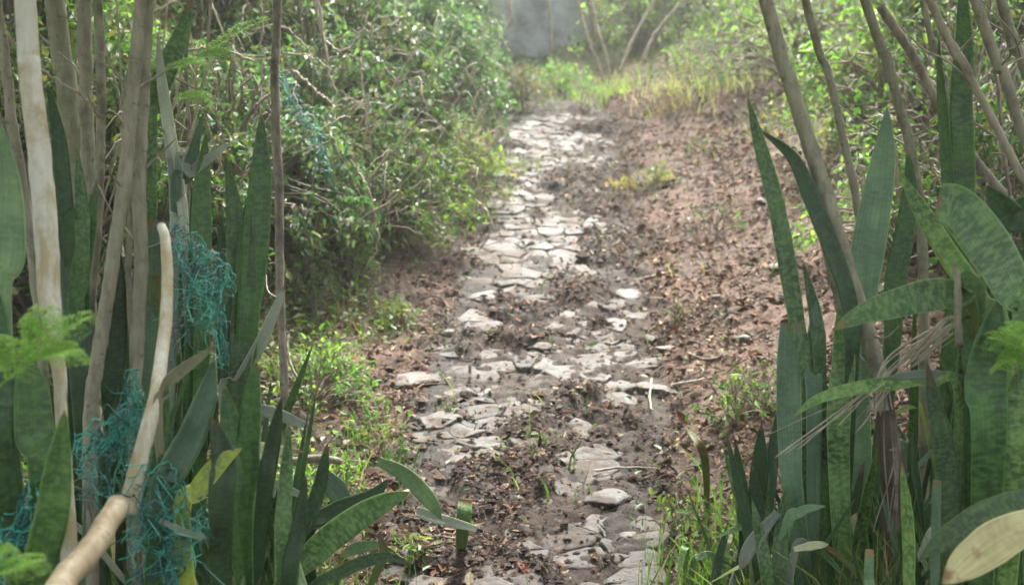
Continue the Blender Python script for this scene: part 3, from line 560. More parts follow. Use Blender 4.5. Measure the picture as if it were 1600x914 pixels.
sapling('thin upright rod right of the slim sapling, reaching the broad broken leaf', [(1548, 60), (1560, 160), (1572, 260), (1580, 400)], 6, 4.2, M_bark2, crown=False, group=GR)
for q, (a, b_, c_) in enumerate([((1108, -10), (1135, 110), 'leftmost of the thin hazy pale stems beyond the dirt bank'), ((1140, -10), (1160, 110), 'middle one of the thin hazy pale stems beyond the dirt bank'), ((1168, -10), (1196, 130), 'rightmost of the thin hazy pale stems beyond the dirt bank'), ((1215, -10), (1262, 150), 'thin pale stem between the hazy stems and the long leaning sapling')]):
    sapling(c_, [a, ((a[0] + b_[0]) / 2 + 3, 50), b_], 9, [13.5, 13.4, 13.3], M_deadv, group='thin pale stems beyond the dirt bank', crown=True, topz=1.5, leafn=300)

# bare vines and branches
def vine(label, pts, w, d, mat=M_deadv, name='bare_vine', cat='vine', group=None, ground=False, end=.4):
    ds = d if isinstance(d, (list, tuple)) else [d] * len(pts); P = [W(x, y, dd) for (x, y), dd in zip(pts, ds)]
    C = catmull(P, 40); C[1:-1] += rng.normal(0, .004, (38, 3)); mb = MB(); tube(mb, C, np.linspace(w, w * end, 40) / 2 / F * np.mean(ds), 7, None, .15)
    return tag(mb.build(name, mat), label, cat, group)
VG = 'bare vines hanging in the left bank shrubs'
for lab, pts, w, d in [
    ('pale forked vine looping down at the top of the left bank', [(490, -10), (505, 60), (535, 80), (560, 60), (575, 20)], 6, 7.2),
    ('longest pale vine hanging through the middle of the left bank', [(495, -10), (512, 100), (525, 150), (512, 180), (518, 250)], 5, 7.0),
    ('straight pale broken reed lying aslant on the left bank', [(455, 108), (490, 140), (525, 168)], 8, 6.6),
    ('thin vine hanging left of the longest pale vine', [(410, -10), (408, 80), (405, 190), (398, 300)], 4, 5.8),
    ('curved vine arching over the teal net', [(380, 60), (430, 40), (480, 75), (500, 130)], 4, 6.8),
    ('grey vine trailing down the front of the bank shrubs', [(560, 90), (572, 180), (565, 260), (580, 330)], 4, 7.3),
    ('short pale vine by the foot of the bank', [(545, 250), (575, 300), (590, 380), (570, 420)], 5, 7.2),
    ('arching vine beside the path edge, lower left bank', [(740, 310), (765, 340), (762, 372), (735, 400)], 5, 8.6),
    ('dead vine stretched flat along the top left', [(250, 90), (330, 75), (400, 95), (470, 85), (520, 110)], 5, 6.0),
    ('dead vine dipping behind the straight saplings', [(20, 60), (80, 120), (150, 165), (240, 210)], 6, 4.0),
    ('short bent vine touching the upright grey blade', [(300, 320), (330, 290), (345, 240), (335, 150)], 4, 4.4),
    ('long arched dry stem low beside the mottled sapling', [(430, 300), (395, 330), (375, 370), (370, 420)], 4, 4.2)]:
    vine(lab, pts, w, d, group=VG)
FGP = 'bare branches at the end of the path'
for lab, pts in [('steep bare branch right of the grey wall, left of its neighbours', [(900, -10), (915, 50), (935, 100), (950, 140)]), ('bare branch leaning right beside the steep one', [(922, -10), (932, 40), (948, 90), (955, 130)]),
                 ('bare branch slanting right above the pale green grass', [(965, 125), (985, 70), (1012, 20), (1030, -10)]), ('rightmost thin bare branch at the end of the path', [(1000, 110), (1020, 60), (1050, 20), (1075, -10)]),
                 ('bare branch hanging in front of the left end of the grey wall', [(795, -10), (798, 30), (780, 60), (770, 90)]), ('bare branch bundled against the right end of the wall', [(915, -10), (925, 30), (932, 70), (925, 120)])]:
    vine(lab, pts, 7, 15.2, M_wood if 'bundled' in lab else M_deadv, 'bare_branch', 'branch', FGP)
for k in range(16):
    pass

# ------------------------------------------------------------------ snake plants
def blade(P, w, mat, parent, twist=0., fold=.22, tip='point', n=34, name='leaf', wave=.05, tw2=0., face=None):
    """P world points tip -> base; w max width in metres"""
    C = catmull(P, n); T = unit(np.gradient(C, axis=0)); view = unit(CAM - C) if face is None else np.broadcast_to(np.array(face, float), C.shape)
    S = unit(np.cross(T, view)); N = np.cross(S, T); s = np.linspace(0, 1, n)
    ang = twist + tw2 * s; S2 = S * np.cos(ang)[:, None] + N * np.sin(ang)[:, None]; N2 = np.cross(S2, T)
    if tip == 'point': prof = np.interp(s, [0, .03, .1, .25, .5, .8, 1], [.02, .18, .45, .82, 1, .75, .5])
    elif tip == 'cut': prof = np.interp(s, [0, .02, .1, .5, .8, 1], [.80, .9, .95, 1, .8, .5])
    else: prof = np.interp(s, [0, .15, .5, .85, 1], [.02, .6, 1, .6, .05])
    k = np.ones(5) / 5; pp = np.convolve(np.pad(prof, 2, 'edge'), k, 'valid'); prof = pp if tip == 'cut' else np.concatenate([prof[:2], pp[2:]])
    hw = w / 2 * prof; u = np.array([-1, -.72, -.38, 0, .38, .72, 1]); th = .0045 * np.sqrt(np.clip(1 - (u * .96) ** 2, 0.02, 1)) * min(1, w / .05)
    wv = wave * np.sin(s * rnd(9, 16) + rnd(0, 6)) + .5 * wave * np.sin(s * rnd(20, 30) + rnd(0, 6))
    V = []; UVs = []; L = np.concatenate([[0], np.cumsum(np.linalg.norm(np.diff(C, axis=0), axis=1))])
    for sgn, uu in ((1, u), (-1, u[::-1])):
        for a in uu:
            tt = th[list(u).index(a)]; off = -fold * (1 - a * a) * hw + sgn * tt * np.clip(prof, .2, 1) + wv * hw * a * a * np.sign(a)
            V.append(C + S2 * (hw * a)[:, None] + N2 * off[:, None]); UVs.append(np.column_stack([np.full(n, .5 + a / 2), L]))
    V = np.stack(V, 1); UVs = np.stack(UVs, 1); m = 14
    i = np.arange(n - 1)[:, None] * m; j = np.arange(m)[None]; kk = (j + 1) % m
    Fc = np.stack([i + j, i + m + j, i + m + kk, i + kk], -1).reshape(-1, 4); mb = MB(); mb.add(V.reshape(-1, 3), Fc, UVs.reshape(-1, 2))
    mb.f.append(np.array([list(range(m))])); mb.f.append(np.array([[(n - 1) * m + q for q in range(m)][::-1]]))
    o = mb.build(name, mat)
    if parent is not None: local(o, parent)
    return o
SG_L = 'snake plants crowding the left side'; SG_R = 'snake plants crowding the right side'
def kinked(t, base, h, r):
    a = rnd(0, 6.28); D = np.array([math.cos(a), math.sin(a), 0]); b0 = base + np.array([rnd(-r, r), rnd(-r * .6, r * .6), -.02]); k = b0 + D * h * rnd(.1, .3) + np.array([0, 0, h]); a2 = a + rnd(-.8, .8); D2 = np.array([math.cos(a2), math.sin(a2), 0])
    L = h * rnd(.6, 1.1); e = k + D2 * L * .7 + np.array([0, 0, -L * rnd(.1, .8)])
    blade([e, k * .55 + e * .45 + np.array([0, 0, .02]), k + D2 * .02, k * .9 + b0 * .1, b0], rnd(.012, .032), random.choice([M_pale, M_tan, M_ygreen, M_blue, M_mid, M_mid]), t, rnd(-.7, .7), rnd(.15, .4), tw2=rnd(-.9, .9))
def snake_plant(label, bpx, d, spec, fill=6, group=None, fh=(.35, .7), fmats=None):
    bx = (bpx - 800) / F * d; by = d; bz = float(Hm(bx, by)); base = np.array([bx, by, bz]); t = thing('snake_plant', label, 'snake plant', base, group)
    for s in spec:
        pts, w, mat = s[:3]; kw = s[3] if len(s) > 3 else {}; dd = kw.get('d', d - .05); n = len(pts)
        ds = np.linspace(dd + kw.get('dt', 0), dd, n); P = [W(x, y, q) for (x, y), q in zip(pts, ds)]
        if not kw.get('nobase'):
            b0 = base + np.array([rnd(-.07, .07) + .75 * (P[-1][0] - bx), .75 * (P[-1][1] - by) + rnd(-.03, .03), -.03])
            if P[-1][2] - b0[2] > .06: P.append(b0)
        o = blade(P, w / F * dd, mat, t, kw.get('tw', rnd(-.35, .35)), kw.get('fold', rnd(.15, .35)), kw.get('tip', 'point'), tw2=kw.get('tw2', rnd(-.4, .4)), wave=kw.get('wave', .05))
        if kw.get('label'): o['label'] = kw['label']
    for k in range(int(fill * .9)): kinked(t, base, rnd(.5, .95) * fh[0] * 1.1, .2)
    for k in range(int(fill * 1.4)):
        a = rnd(0, 6.28); h = rnd(*fh); ln = rnd(.05, .38); b0 = base + np.array([rnd(-.15, .15), rnd(-.12, .12), -.03]); D = np.array([math.cos(a), math.sin(a), 0])
        tipp = b0 + D * ln * h + np.array([0, 0, h]); mid = b0 + D * ln * h * .3 + np.array([rnd(-.02, .02), 0, h * .5])
        blade([tipp, mid, b0], rnd(.014, .038), random.choice(fmats or [M_dark, M_dark, M_mid, M_blue]), t, rnd(-.8, .8), rnd(.15, .4), tw2=rnd(-.6, .6))
    return t
D_, M_, B_, P_, T_, Y_ = M_dark, M_mid, M_blue, M_pale, M_tan, M_ygreen
snake_plant('snake plant at the left edge with a broad blue-green blade cut by the frame', -10, 2.95, [
    ([(2, 195), (8, 300), (6, 400), (-8, 520)], 66, B_, dict(tw=.1)), ([(30, 560), (48, 600), (55, 680), (70, 770)], 62, D_, dict(tw=.2)),
    ([(-15, 420), (-6, 520), (0, 620), (5, 720)], 50, D_)], 7, SG_L, (.35, .62))
snake_plant('snake plant behind the white peeled stem with a blue-green blade to its right', 130, 3.5, [
    ([(88, 330), (112, 420), (124, 500), (130, 600)], 50, B_, dict(tw=.25)), ([(74, 130), (92, 220), (100, 320), (112, 420)], 30, D_), ([(152, 280), (138, 360), (124, 440), (120, 540)], 32, D_), ([(120, 230), (128, 330), (130, 430)], 26, M_)], 10, SG_L, (.5, .95))
snake_plant('snake plant at lower left whose single dark blade stands before the teal net', 60, 2.75, [
    ([(101, 640), (92, 720), (82, 800), (62, 880), (50, 930)], 56, D_, dict(tw=.15, tw2=.1))], 2, SG_L, (.2, .35))
snake_plant('snake plant between the bowed sapling and the white stick, tallest blades dark', 190, 3.65, [
    ([(175, 340), (178, 440), (178, 550), (180, 650)], 44, D_), ([(248, 345), (244, 400), (240, 470), (236, 600)], 40, B_, dict(tip='cut')), ([(235, 430), (230, 520), (228, 600), (225, 680)], 36, Y_, dict(tip='cut', label='short blade with orange blotches')),
    ([(298, -5), (285, 50), (262, 105), (238, 165), (232, 235)], 36, M_, dict(tw=.1, label='blade with a brown dried tip')), ([(200, 560), (188, 660), (176, 740)], 36, D_)], 9, SG_L, (.4, .8))
snake_plant('snake plant with upright pale and blue-grey torn blades above the teal net', 285, 3.6, [
    ([(246, 50), (252, 120), (264, 200), (280, 300), (290, 400)], 22, P_), ([(318, 175), (304, 230), (290, 280), (276, 350)], 20, B_), ([(364, 222), (330, 245), (300, 270), (280, 310)], 18, P_),
    ([(255, 200), (270, 260), (275, 330), (272, 420)], 22, P_), ([(322, 205), (316, 290), (314, 380), (316, 500)], 34, D_, dict(tw=.2)), ([(300, 300), (305, 400), (300, 500)], 26, D_)], 9, SG_L, (.45, .8))
snake_plant('snake plant with three tall green banded blades left of the mottled sapling', 372, 3.7, [
    ([(352, 240), (366, 330), (370, 420), (362, 520), (360, 600)], 38, M_, dict(tw=.15)), ([(408, 175), (408, 260), (402, 350), (394, 440), (385, 560)], 44, D_, dict(tw=.1)), ([(388, 300), (384, 400), (380, 500), (372, 620)], 40, M_),
    ([(448, 440), (432, 480), (408, 535), (372, 600), (350, 640)], 24, P_, dict(tw=.5, tip='leafy', label='long folded dry grey blade')), ([(345, 330), (348, 450), (350, 560)], 26, D_)], 9, SG_L, (.45, .8))
snake_plant('snake plant with a bent beige tip and grey-green blade right of the white stick', 300, 3.15, [
    ([(336, 540), (310, 560), (280, 582), (258, 610), (250, 700)], 20, T_, dict(label='bent blade with beige dry end')), ([(335, 560), (322, 620), (300, 680), (265, 745), (250, 800)], 48, B_, dict(tw=.3)),
    ([(262, 600), (252, 680), (246, 780), (240, 870)], 34, D_), ([(378, 700), (345, 722), (310, 765), (285, 830)], 34, Y_, dict(label='yellow-green blade with bleached tip')), ([(330, 650), (350, 720), (345, 820)], 44, D_)], 10, SG_L, (.3, .55))
snake_plant('low snake plant of dark blades at the bottom left, below the pale fallen blades', 400, 3.3, [
    ([(400, 560), (392, 640), (384, 740), (380, 850)], 44, D_), ([(440, 620), (425, 700), (410, 800)], 30, D_), ([(350, 600), (365, 700), (372, 820)], 46, D_), ([(452, 660), (446, 760), (440, 880)], 26, M_), ([(478, 740), (466, 830), (452, 930)], 28, D_)], 12, SG_L, (.3, .55), [M_dark, M_dark, M_dark, M_mid])
snake_plant('sprawling snake plant at the bottom with a broad banded blade reaching right', 455, 3.75, [
    ([(640, 768), (600, 785), (550, 815), (495, 860), (440, 925)], 46, M_, dict(tw=.3, fold=.3, d=3.6, label='broad banded blade lying toward the path')), ([(608, 748), (580, 775), (520, 800), (470, 850)], 30, D_, dict(d=3.7)), ([(512, 690), (500, 760), (480, 850)], 26, D_), ([(640, 880), (600, 870), (540, 890), (480, 940)], 22, M_, dict(d=3.6))], 8, SG_L, (.2, .4))
# right side
snake_plant('snake plant nearest the path on the right with one tall thin arching blade', 1275, 3.7, [
    ([(1168, 152), (1184, 215), (1208, 300), (1228, 400), (1246, 510), (1262, 620)], 30, M_, dict(tw=.15, tw2=.2)), ([(1186, 202), (1238, 246), (1268, 310), (1300, 390), (1328, 480), (1330, 600)], 32, D_, dict(tw=.3)),
    ([(1236, 505), (1232, 580), (1234, 680), (1240, 780)], 38, B_, dict(tip='cut', tw=.1)), ([(1255, 410), (1275, 500), (1282, 600)], 24, M_), ([(1275, 470), (1270, 560), (1272, 660)], 30, B_), ([(1310, 480), (1318, 560), (1310, 700)], 40, M_)], 10, SG_R, (.35, .65), [M_mid, M_dark, M_mid])
snake_plant('snake plant with a wide upright blue-green blade between the saplings', 1350, 3.95, [
    ([(1386, 168), (1382, 235), (1370, 310), (1356, 390), (1346, 470), (1340, 600)], 54, B_, dict(tw=.1, tw2=.1, d=3.9, label='wide upright blue-green blade')), ([(1418, 230), (1422, 300), (1410, 380), (1396, 460), (1390, 580)], 34, D_)], 7, SG_R, (.35, .6))
snake_plant('snake plant with the tall dark blade rising to the top edge', 1500, 4.1, [
    ([(1502, -60), (1506, 60), (1502, 160), (1506, 290), (1500, 420)], 38, D_, dict(tw=.1, tw2=0)), ([(1466, 60), (1472, 160), (1482, 300), (1488, 400)], 20, D_)], 8, SG_R, (.6, 1.0), [M_dark])
snake_plant('snake plant with a broad broken blade bending over at the right edge', 1590, 3.15, [
    ([(1466, 318), (1500, 330), (1545, 385), (1582, 450), (1615, 540)], 78, M_, dict(tip='cut', tw=.3, fold=.15, label='broad bent blade with torn brown end')), ([(1405, 268), (1440, 330), (1480, 395), (1530, 470), (1570, 560)], 38, M_, dict(d=3.3, tw=.2)),
    ([(1540, 290), (1580, 340), (1620, 400)], 50, D_, dict(d=3.4)), ([(1562, 465), (1548, 540), (1540, 610), (1545, 700)], 66, D_, dict(tw=.2)), ([(1600, 560), (1590, 640), (1585, 740)], 50, M_, dict())], 8, SG_R, (.3, .6), [M_dark, M_mid])
snake_plant('snake plant whose blade lies level across the leaning sapling', 1540, 3.3, [
    ([(1300, 516), (1345, 492), (1400, 474), (1450, 462), (1492, 462), (1520, 500)], 54, M_, dict(tw=.45, fold=.3, label='level broad green blade')), ([(1238, 652), (1275, 625), (1330, 608), (1400, 598), (1450, 596), (1500, 640)], 24, M_, dict(tw=.3)),
    ([(1382, 590), (1450, 585), (1520, 592)], 16, P_, dict(nobase=True)), ([(1500, 430), (1512, 520), (1520, 640)], 30, D_), ([(1490, 470), (1508, 500), (1520, 530)], 26, Y_, dict())], 9, SG_R, (.3, .55), [M_dark])
snake_plant('snake plant in the right foreground with a clearly banded upright blade', 1485, 3.25, [
    ([(1448, 565), (1462, 640), (1478, 720), (1486, 820), (1488, 900)], 38, M_, dict(tw=.1, tw2=.1)), ([(1408, 722), (1416, 790), (1420, 860), (1422, 940)], 22, M_), ([(1464, 750), (1462, 830), (1460, 920)], 15, B_, dict(tip='cut')),
    ([(1358, 858), (1358, 900), (1360, 950)], 15, B_, dict(tip='cut')), ([(1552, 640), (1548, 720), (1540, 820)], 16, P_), ([(1582, 735), (1560, 765), (1540, 815)], 30, P_, dict(tw=.2))], 10, SG_R, (.25, .5), [M_dark, M_mid])
snake_plant('snake plant in the bottom right corner with a large bleached yellow blade', 1500, 2.75, [
    ([(1436, 874), (1478, 842), (1540, 802), (1610, 778), (1690, 770)], 46, M_, dict(tw=.35, d=2.8, nobase=True, tw2=.2)), ([(1472, 912), (1525, 868), (1595, 826), (1720, 800)], 70, M_bleach, dict(tw=.25, tw2=.2, d=2.65, fold=.18, wave=.01, nobase=True, label='large bleached yellow blade'))], 3, SG_R, (.2, .3))
snake_plant('low snake plant at the path edge right, behind the bright grass blades', 1180, 4.1, [
    ([(1150, 690), (1158, 770), (1165, 850)], 26, D_), ([(1130, 700), (1150, 760), (1165, 830)], 18, M_), ([(1215, 640), (1205, 730), (1195, 830)], 24, B_), ([(1190, 660), (1186, 750), (1180, 860)], 34, D_)], 9, SG_R, (.2, .4))
snake_plant('low snake plant of small grey-green leaves at the bottom right of the path', 1200, 3.6, [
    ([(1155, 892), (1175, 850), (1215, 800)], 24, P_, dict(nobase=True)), ([(1228, 760), (1220, 840), (1215, 920)], 26, M_), ([(1175, 780), (1190, 850), (1200, 920)], 22, M_), ([(1290, 850), (1265, 855), (1240, 870)], 14, P_), ([(1290, 790), (1250, 800), (1225, 840)], 18, B_)], 10, SG_R, (.2, .42), [M_mid, M_mid, M_dark, M_ygreen])
for lab, bpx, d in [('small upright snake plant in the dark gap under the long leaning sapling', 1330, 3.9), ('dense dark snake plant between the leaning sapling and the banded blade', 1410, 3.8), ('dark snake plant at the right edge low behind the bleached blade', 1580, 3.6), ('snake plant deep behind the level green blade', 1450, 4.4)]:
    snake_plant(lab, bpx, d, [], 14, SG_R, (.3, .55), [M_dark, M_dark, M_mid])
for lab, bpx, d in [('dark snake plant filling the gap behind the teal net', 220, 3.9), ('dark snake plant behind the white peeled stem, low', 60, 3.7), ('dark snake plant behind the three banded blades', 330, 4.2)]:
    snake_plant(lab, bpx, d, [], 13, SG_L, (.4, .8), [M_dark, M_dark, M_mid])
# fallen and cut blades
def fallen(label, pts, w, mat, d=None, tip='point', tw=.2, lift=.02, name='fallen_leaf', dt=0):
    ds = [d] * len(pts) if d else None
    P = [W(x, y, q) for (x, y), q in zip(pts, np.linspace(d, d + dt, len(pts)))] if d else [hit(x, y) + np.array([0, 0, lift]) for x, y in pts]
    dm = d or float(np.mean([p[1] for p in P]))
    return tag(blade(P, w / F * dm, mat, None, tw, .25, tip, 24, name), label, 'fallen leaf', 'fallen snake plant leaves')
fallen('uppermost of three pale stiff blades pointing right from the left plants', [(382, 636), (430, 646), (476, 664)], 20, M_pale, 3.75, 'cut')
fallen('middle one of three pale stiff blades, flat with a fine tip', [(476, 706), (430, 702), (385, 695), (345, 684)], 18, M_pale, 3.6)
fallen('lowest of three pale stiff blades slanting down right', [(382, 734), (430, 756), (482, 778)], 15, M_pale, 3.55, 'cut')
fallen('glossy grey-green blade leaning by the broad banded blade', [(500, 735), (525, 765), (552, 810)], 36, M_blue, 4.1)
fallen('glossy dark blade hanging down over the path edge soil', [(690, 812), (670, 780), (630, 740), (590, 720)], 28, M_blue, 4.35)
fallen('pale flat blade lying on soil beside the green stub', [(650, 798), (685, 810), (745, 826)], 18, M_pale, 4.4, 'cut')
fallen('curled yellow-green blade drooping at the bottom', [(590, 830), (600, 860), (590, 890), (575, 920)], 16, M_ygreen, 3.7)
fallen('small pale blade fragment lying at bottom left under the net', [(325, 840), (290, 832), (250, 812)], 12, M_pale, 3.05)
fallen('grey blade in the shadow right of the lowest pale blade', [(530, 870), (560, 855), (600, 850)], 20, M_blue, 3.9)
fallen('small white-green leaf tip on the ground left of the right plants', [(1295, 850), (1270, 852), (1240, 858)], 14, M_pale, 3.5)
t = tag(blade([W(728, 778, 4.45), W(724, 815, 4.45), hit(720, 868)], 24 / F * 4.4, M_mid, None, .1, .3, 'cut', 24, 'leaf_stub'), 'short green cut leaf stub standing alone at the path edge', 'leaf stub')
t = tag(blade([W(1072, 668, 4.5), W(1100, 712, 4.45), hit(1105, 800)], 14 / F * 4.4, M_young if False else M_ygreen, None, .2, .3, 'point', 24, 'strap_grass'), 'bright green broad grass blade by the right verge', 'grass blade')

# ------------------------------------------------------------------ sticks, log, rocks
def stick(label, P, r, mat, name='stick', cat='stick', group=None, sides=14, wob=.012):
    mb = MB(); C = catmull(P, 30); C[2:-2] += np.cumsum(rng.normal(0, .0009, (26, 3)), 0); tube(mb, C, np.interp(np.linspace(0, 1, 30), np.linspace(0, 1, len(r)), r), sides, None, wob); return tag(mb.build(name, mat), label, cat, group)
stick('pale peeled stick rising between the teal nets, top end splintered', [W(252, 352, 3.27), W(256, 375, 3.25), W(260, 440, 3.22), W(258, 500, 3.2), W(250, 570, 3.15), W(240, 640, 3.1), W(213, 740, 3.1), W(200, 800, 3.1)], [.0105, .012, .013, .0145, .015, .017, .021, .024], M_peel, 'peeled_stick')
stick('cut tan pole leaning out of the bottom left corner', [W(186, 786, 2.75), W(150, 850, 2.65), W(105, 905, 2.55), W(50, 975, 2.4)], [.022, .024, .025, .026], M_peel2, 'cut_pole', 'pole')
stick('pale tan stick tip poking out beside the broad banded blade', [W(640, 770, 4.0), W(600, 790, 3.95), W(540, 825, 3.9)], [.013, .014, .014], M_peel2, 'cut_stick')
p = hit(515, 460); stick('short pale log end lying at the foot of the left bank', [p + np.array([0, 0, .03]), p + np.array([-.10, .06, .04]), p + np.array([-.26, .2, .06])], [.028, .032, .03], M_peel2, 'log', 'log')
p = hit(480, 705); stick('pale brown branch piece lying under the pale stiff blades', [W(440, 722, 4.2), W(500, 716, 4.2), W(530, 720, 4.25)], [.012, .013, .010], M_wood, 'branch_piece', 'branch')
GT = 'twigs lying on the path banks'
for lab, pts, w in [('dark stick lying on the red dirt beside the cobbles', [(992, 446), (1030, 438), (1065, 430)], .012), ('thin pale twig on the right verge dirt', [(1050, 610), (1100, 600), (1150, 588)], .006), ('pale straight twig near the pale flat stones', [(930, 745), (980, 740), (1040, 742)], .005),
                    ('thin twig lying aslant at the left bank foot', [(545, 478), (575, 462), (600, 445)], .007), ('short leaning twig stuck in the dirt right of the cobbles', [(1018, 600), (1016, 622), (1020, 650)], .006), ('twig under the right bank weeds', [(1075, 560), (1110, 572), (1150, 560)], .008)]:
    P = [hit(x, y) + np.array([0, 0, .025]) for x, y in pts]; stick(lab, P, [w, w * .9, w * .5], M_wood if 'dark' in lab or 'bank' in lab else M_deadv, 'twig', 'twig', GT, 7, .3)
stick('thick dry leaf stalk leaning over the left ground gap', [W(450, 520, 4.9), W(452, 560, 4.85), W(470, 600, 4.8)], [.006, .006, .004], M_wood, 'twig', 'twig', GT, 7)
stick('small snapped brown stem sticking up beside the level green blade', [W(1493, 415, 3.2), W(1496, 450, 3.2), W(1500, 540, 3.25)], [.006, .008, .009], M_bark, 'snapped_stem', 'stem')
def rock(label, px, py, s, col, flat=.55, name='rock', rise=.3):
    bm_p = hit(px, py); n1, n2 = 18, 26; th = np.linspace(0, math.pi, n1); ph = np.linspace(0, 2 * math.pi, n2, endpoint=False); T, Pp = np.meshgrid(th, ph, indexing='ij')
    V = np.stack([np.sin(T) * np.cos(Pp), np.sin(T) * np.sin(Pp), np.cos(T)], -1); r = np.ones(T.shape)
    for k in range(14):
        d = unit(rng.normal(0, 1, 3)); lim = rnd(.62, .9); q = (V @ d); r = np.minimum(r, np.where(q > 1e-3, lim / np.maximum(q, 1e-3), 9))
    r *= 1 + .04 * rng.normal(0, 1, r.shape) * np.sin(T); V = V * r[..., None] * np.array([1, .75, flat]) * s; a = rnd(0, 6); V = np.stack([V[..., 0] * math.cos(a) - V[..., 1] * math.sin(a), V[..., 0] * math.sin(a) + V[..., 1] * math.cos(a), V[..., 2]], -1)
    V += bm_p + np.array([0, 0, s * flat * rise + .01]); i = np.arange(n1 - 1)[:, None] * n2; j = np.arange(n2)[None]; k = (j + 1) % n2
    mb = MB(); mb.add(V.reshape(-1, 3), np.stack([i + j, i + n2 + j, i + n2 + k, i + k], -1).reshape(-1, 4), None, np.array(col) * .5); return tag(mb.build(name, M_rock), label, 'stone', 'loose stones on the path and banks')
for lab, px, py, s, c in [
    ('small flat pale stone on the lower right of the cobbles', 982, 840, .045, (.4, .38, .35)), ('grey stone on the red dirt right of the path', 1165, 536, .055, (.33, .30, .28)), ('pale stone on the red slope near the tall arching blade', 1213, 424, .06, (.5, .47, .43)),
    ('dark stone at the middle of the path', 733, 622, .055, (.16, .145, .12)), ('grey stone on the soil at the lower left of the path', 640, 880, .07, (.22, .21, .20)), ('smaller grey stone beside the lower left stone', 682, 868, .045, (.24, .23, .22)),
    ('pale pair-like stone on the right edge of the cobbles', 1015, 535, .05, (.42, .40, .36)), ('tan flat stone just below the pale stone at the cobble edge', 1040, 548, .07, (.36, .31, .25)), ('small white stone high on the red slope', 1188, 320, .05, (.55, .52, .5)),
    ('small pale stone at the left cobble edge', 700, 525, .04, (.36, .34, .3)), ('large flat grey slab stone in the lower path', 945, 785, .13, (.26, .255, .25)), ('large flat tan slab at the left side of the path middle', 650, 598, .15, (.33, .30, .27)),
    ('broad worn stone near the path centre', 840, 545, .10, (.36, .34, .32)), ('pale chip of stone near the top of the dirt bank', 1075, 125, .06, (.6, .57, .52)), ('small buried stone on the red dirt', 1120, 470, .04, (.3, .26, .22))]:
    rock(lab, px, py, s, c, .22 if 'flat' in lab or 'broad' in lab else .5, rise=0.05 if 'flat' in lab or 'broad' in lab else .3)

# ------------------------------------------------------------------ teal nets
TEAL = [(.02, .24, .17), (.025, .31, .23), (.07, .42, .31), (.012, .09, .09), (.03, .15, .13), (.12, .34, .30)]
def net(label, guide, d, rad, strands, r=.0016, loose=6, cols=TEAL, sheet=4):
    ds = d if isinstance(d, (list, tuple)) else [d] * len(guide); G = catmull([W(x, y, q) for (x, y), q in zip(guide, ds)], 60); mb = MB()
    rad = np.interp(np.linspace(0, 1, 60), np.linspace(0, 1, len(rad)), rad) / F * np.mean(ds); nodes = []
    for k in range(int(strands * .8)):
        a = random.randint(0, 35); b = min(59, a + random.randint(14, 30)); m = 34; idx = np.linspace(a, b, m).astype(int)
        ph = rnd(0, 6.28); q = rnd(.3, 1.0); sp = rnd(-3, 3); s = np.linspace(0, 1, m)
        w1 = np.cumsum(rng.normal(0, .20, (m, 3)), 0); w1 -= w1.mean(0); off = np.column_stack([np.cos(ph + sp * s), .7 * np.sin(ph + sp * s), .4 * np.sin(ph * 2 + 9 * s)]) * q * 1.1 + w1 * .30
        P = G[idx] + off * rad[idx][:, None]; c = palette(1, cols, .3)[0]; tube(mb, catmull(P, 70), r * rnd(.4, 1.05), 4, c, 0, False); nodes.append((P, c))
    for k in range(int(strands * .4)):          # mesh ties between neighbouring strands
        A, c = random.choice(nodes); i0 = random.randint(0, 33); p = A[i0]; best = None
        for _ in range(8):
            Bq, _c = random.choice(nodes); j0 = random.randint(0, 33); dd = np.linalg.norm(Bq[j0] - p)
            if dd > .01 and dd < .06 and (best is None or dd < best[0]): best = (dd, Bq[j0])
        if best and best[0] < .09: tube(mb, catmull([p, (p + best[1]) / 2 + rng.normal(0, .006, 3) - np.array([0, 0, .008]), best[1]], 8), r * .8, 4, c, 0, False)
    nu, nv = 46, sheet; U = np.linspace(0, 59, nu); gi = U.astype(int); NP = np.zeros((nu, nv, 3)); p1, p2 = rnd(0, 50), rnd(0, 50)
    for j in range(nv):
        v = (j / (nv - 1) - .5) * .34 * sheet; uu = np.arange(nu)
        f1 = fbm(uu * .16 + p1, np.full(nu, v * .9 + p2), 3); f2 = fbm(uu * .16 + p2, np.full(nu, v * .9 + p1), 3); f3 = fbm(uu * .2 + 9 + p1, np.full(nu, v + p2), 2)
        off = np.column_stack([np.sin(v * 1.3) * .9 + 1.3 * f1, -.5 + .5 * np.cos(v * 2.1) + 1.2 * f2, .9 * f3 - .12 * v * v])
        NP[:, j] = G[gi] + off * rad[gi][:, None]
    for i in range(nu - 1):
        for j in range(nv):
            for dj in (0, 1) if j < nv - 1 else (0,):
                if random.random() < .42: continue
                A = NP[i, j] if (i + dj) % 2 else NP[i, min(j + dj, nv - 1)]; Bq = NP[i + 1, min(j + 1, nv - 1) if dj else j] if (i + dj) % 2 else NP[i + 1, j]
                if np.linalg.norm(A - Bq) < .07: tube(mb, catmull([A, (A + Bq) / 2 + rng.normal(0, .0015, 3), Bq], 4), r * .6, 4, palette(1, cols, .25)[0], 0, False)
    for k in range(loose * 3):            # frayed ends
        i0 = random.randint(0, 59); p = G[i0]; D = rng.normal(0, 1, 3) * rad[i0] * .8; D[2] -= rad[i0] * .3
        tube(mb, catmull([p, p + D * .4 + rng.normal(0, .012, 3), p + D * .8 + rng.normal(0, .014, 3) - np.array([0, 0, .012]), p + D * 1.0 + rng.normal(0, .02, 3) - np.array([0, 0, .02])], 18), r * .8, 4, palette(1, cols, .3)[0], 0, False)
    return tag(mb.build('plastic_netting', M_net), label, 'netting', 'torn teal plastic netting')
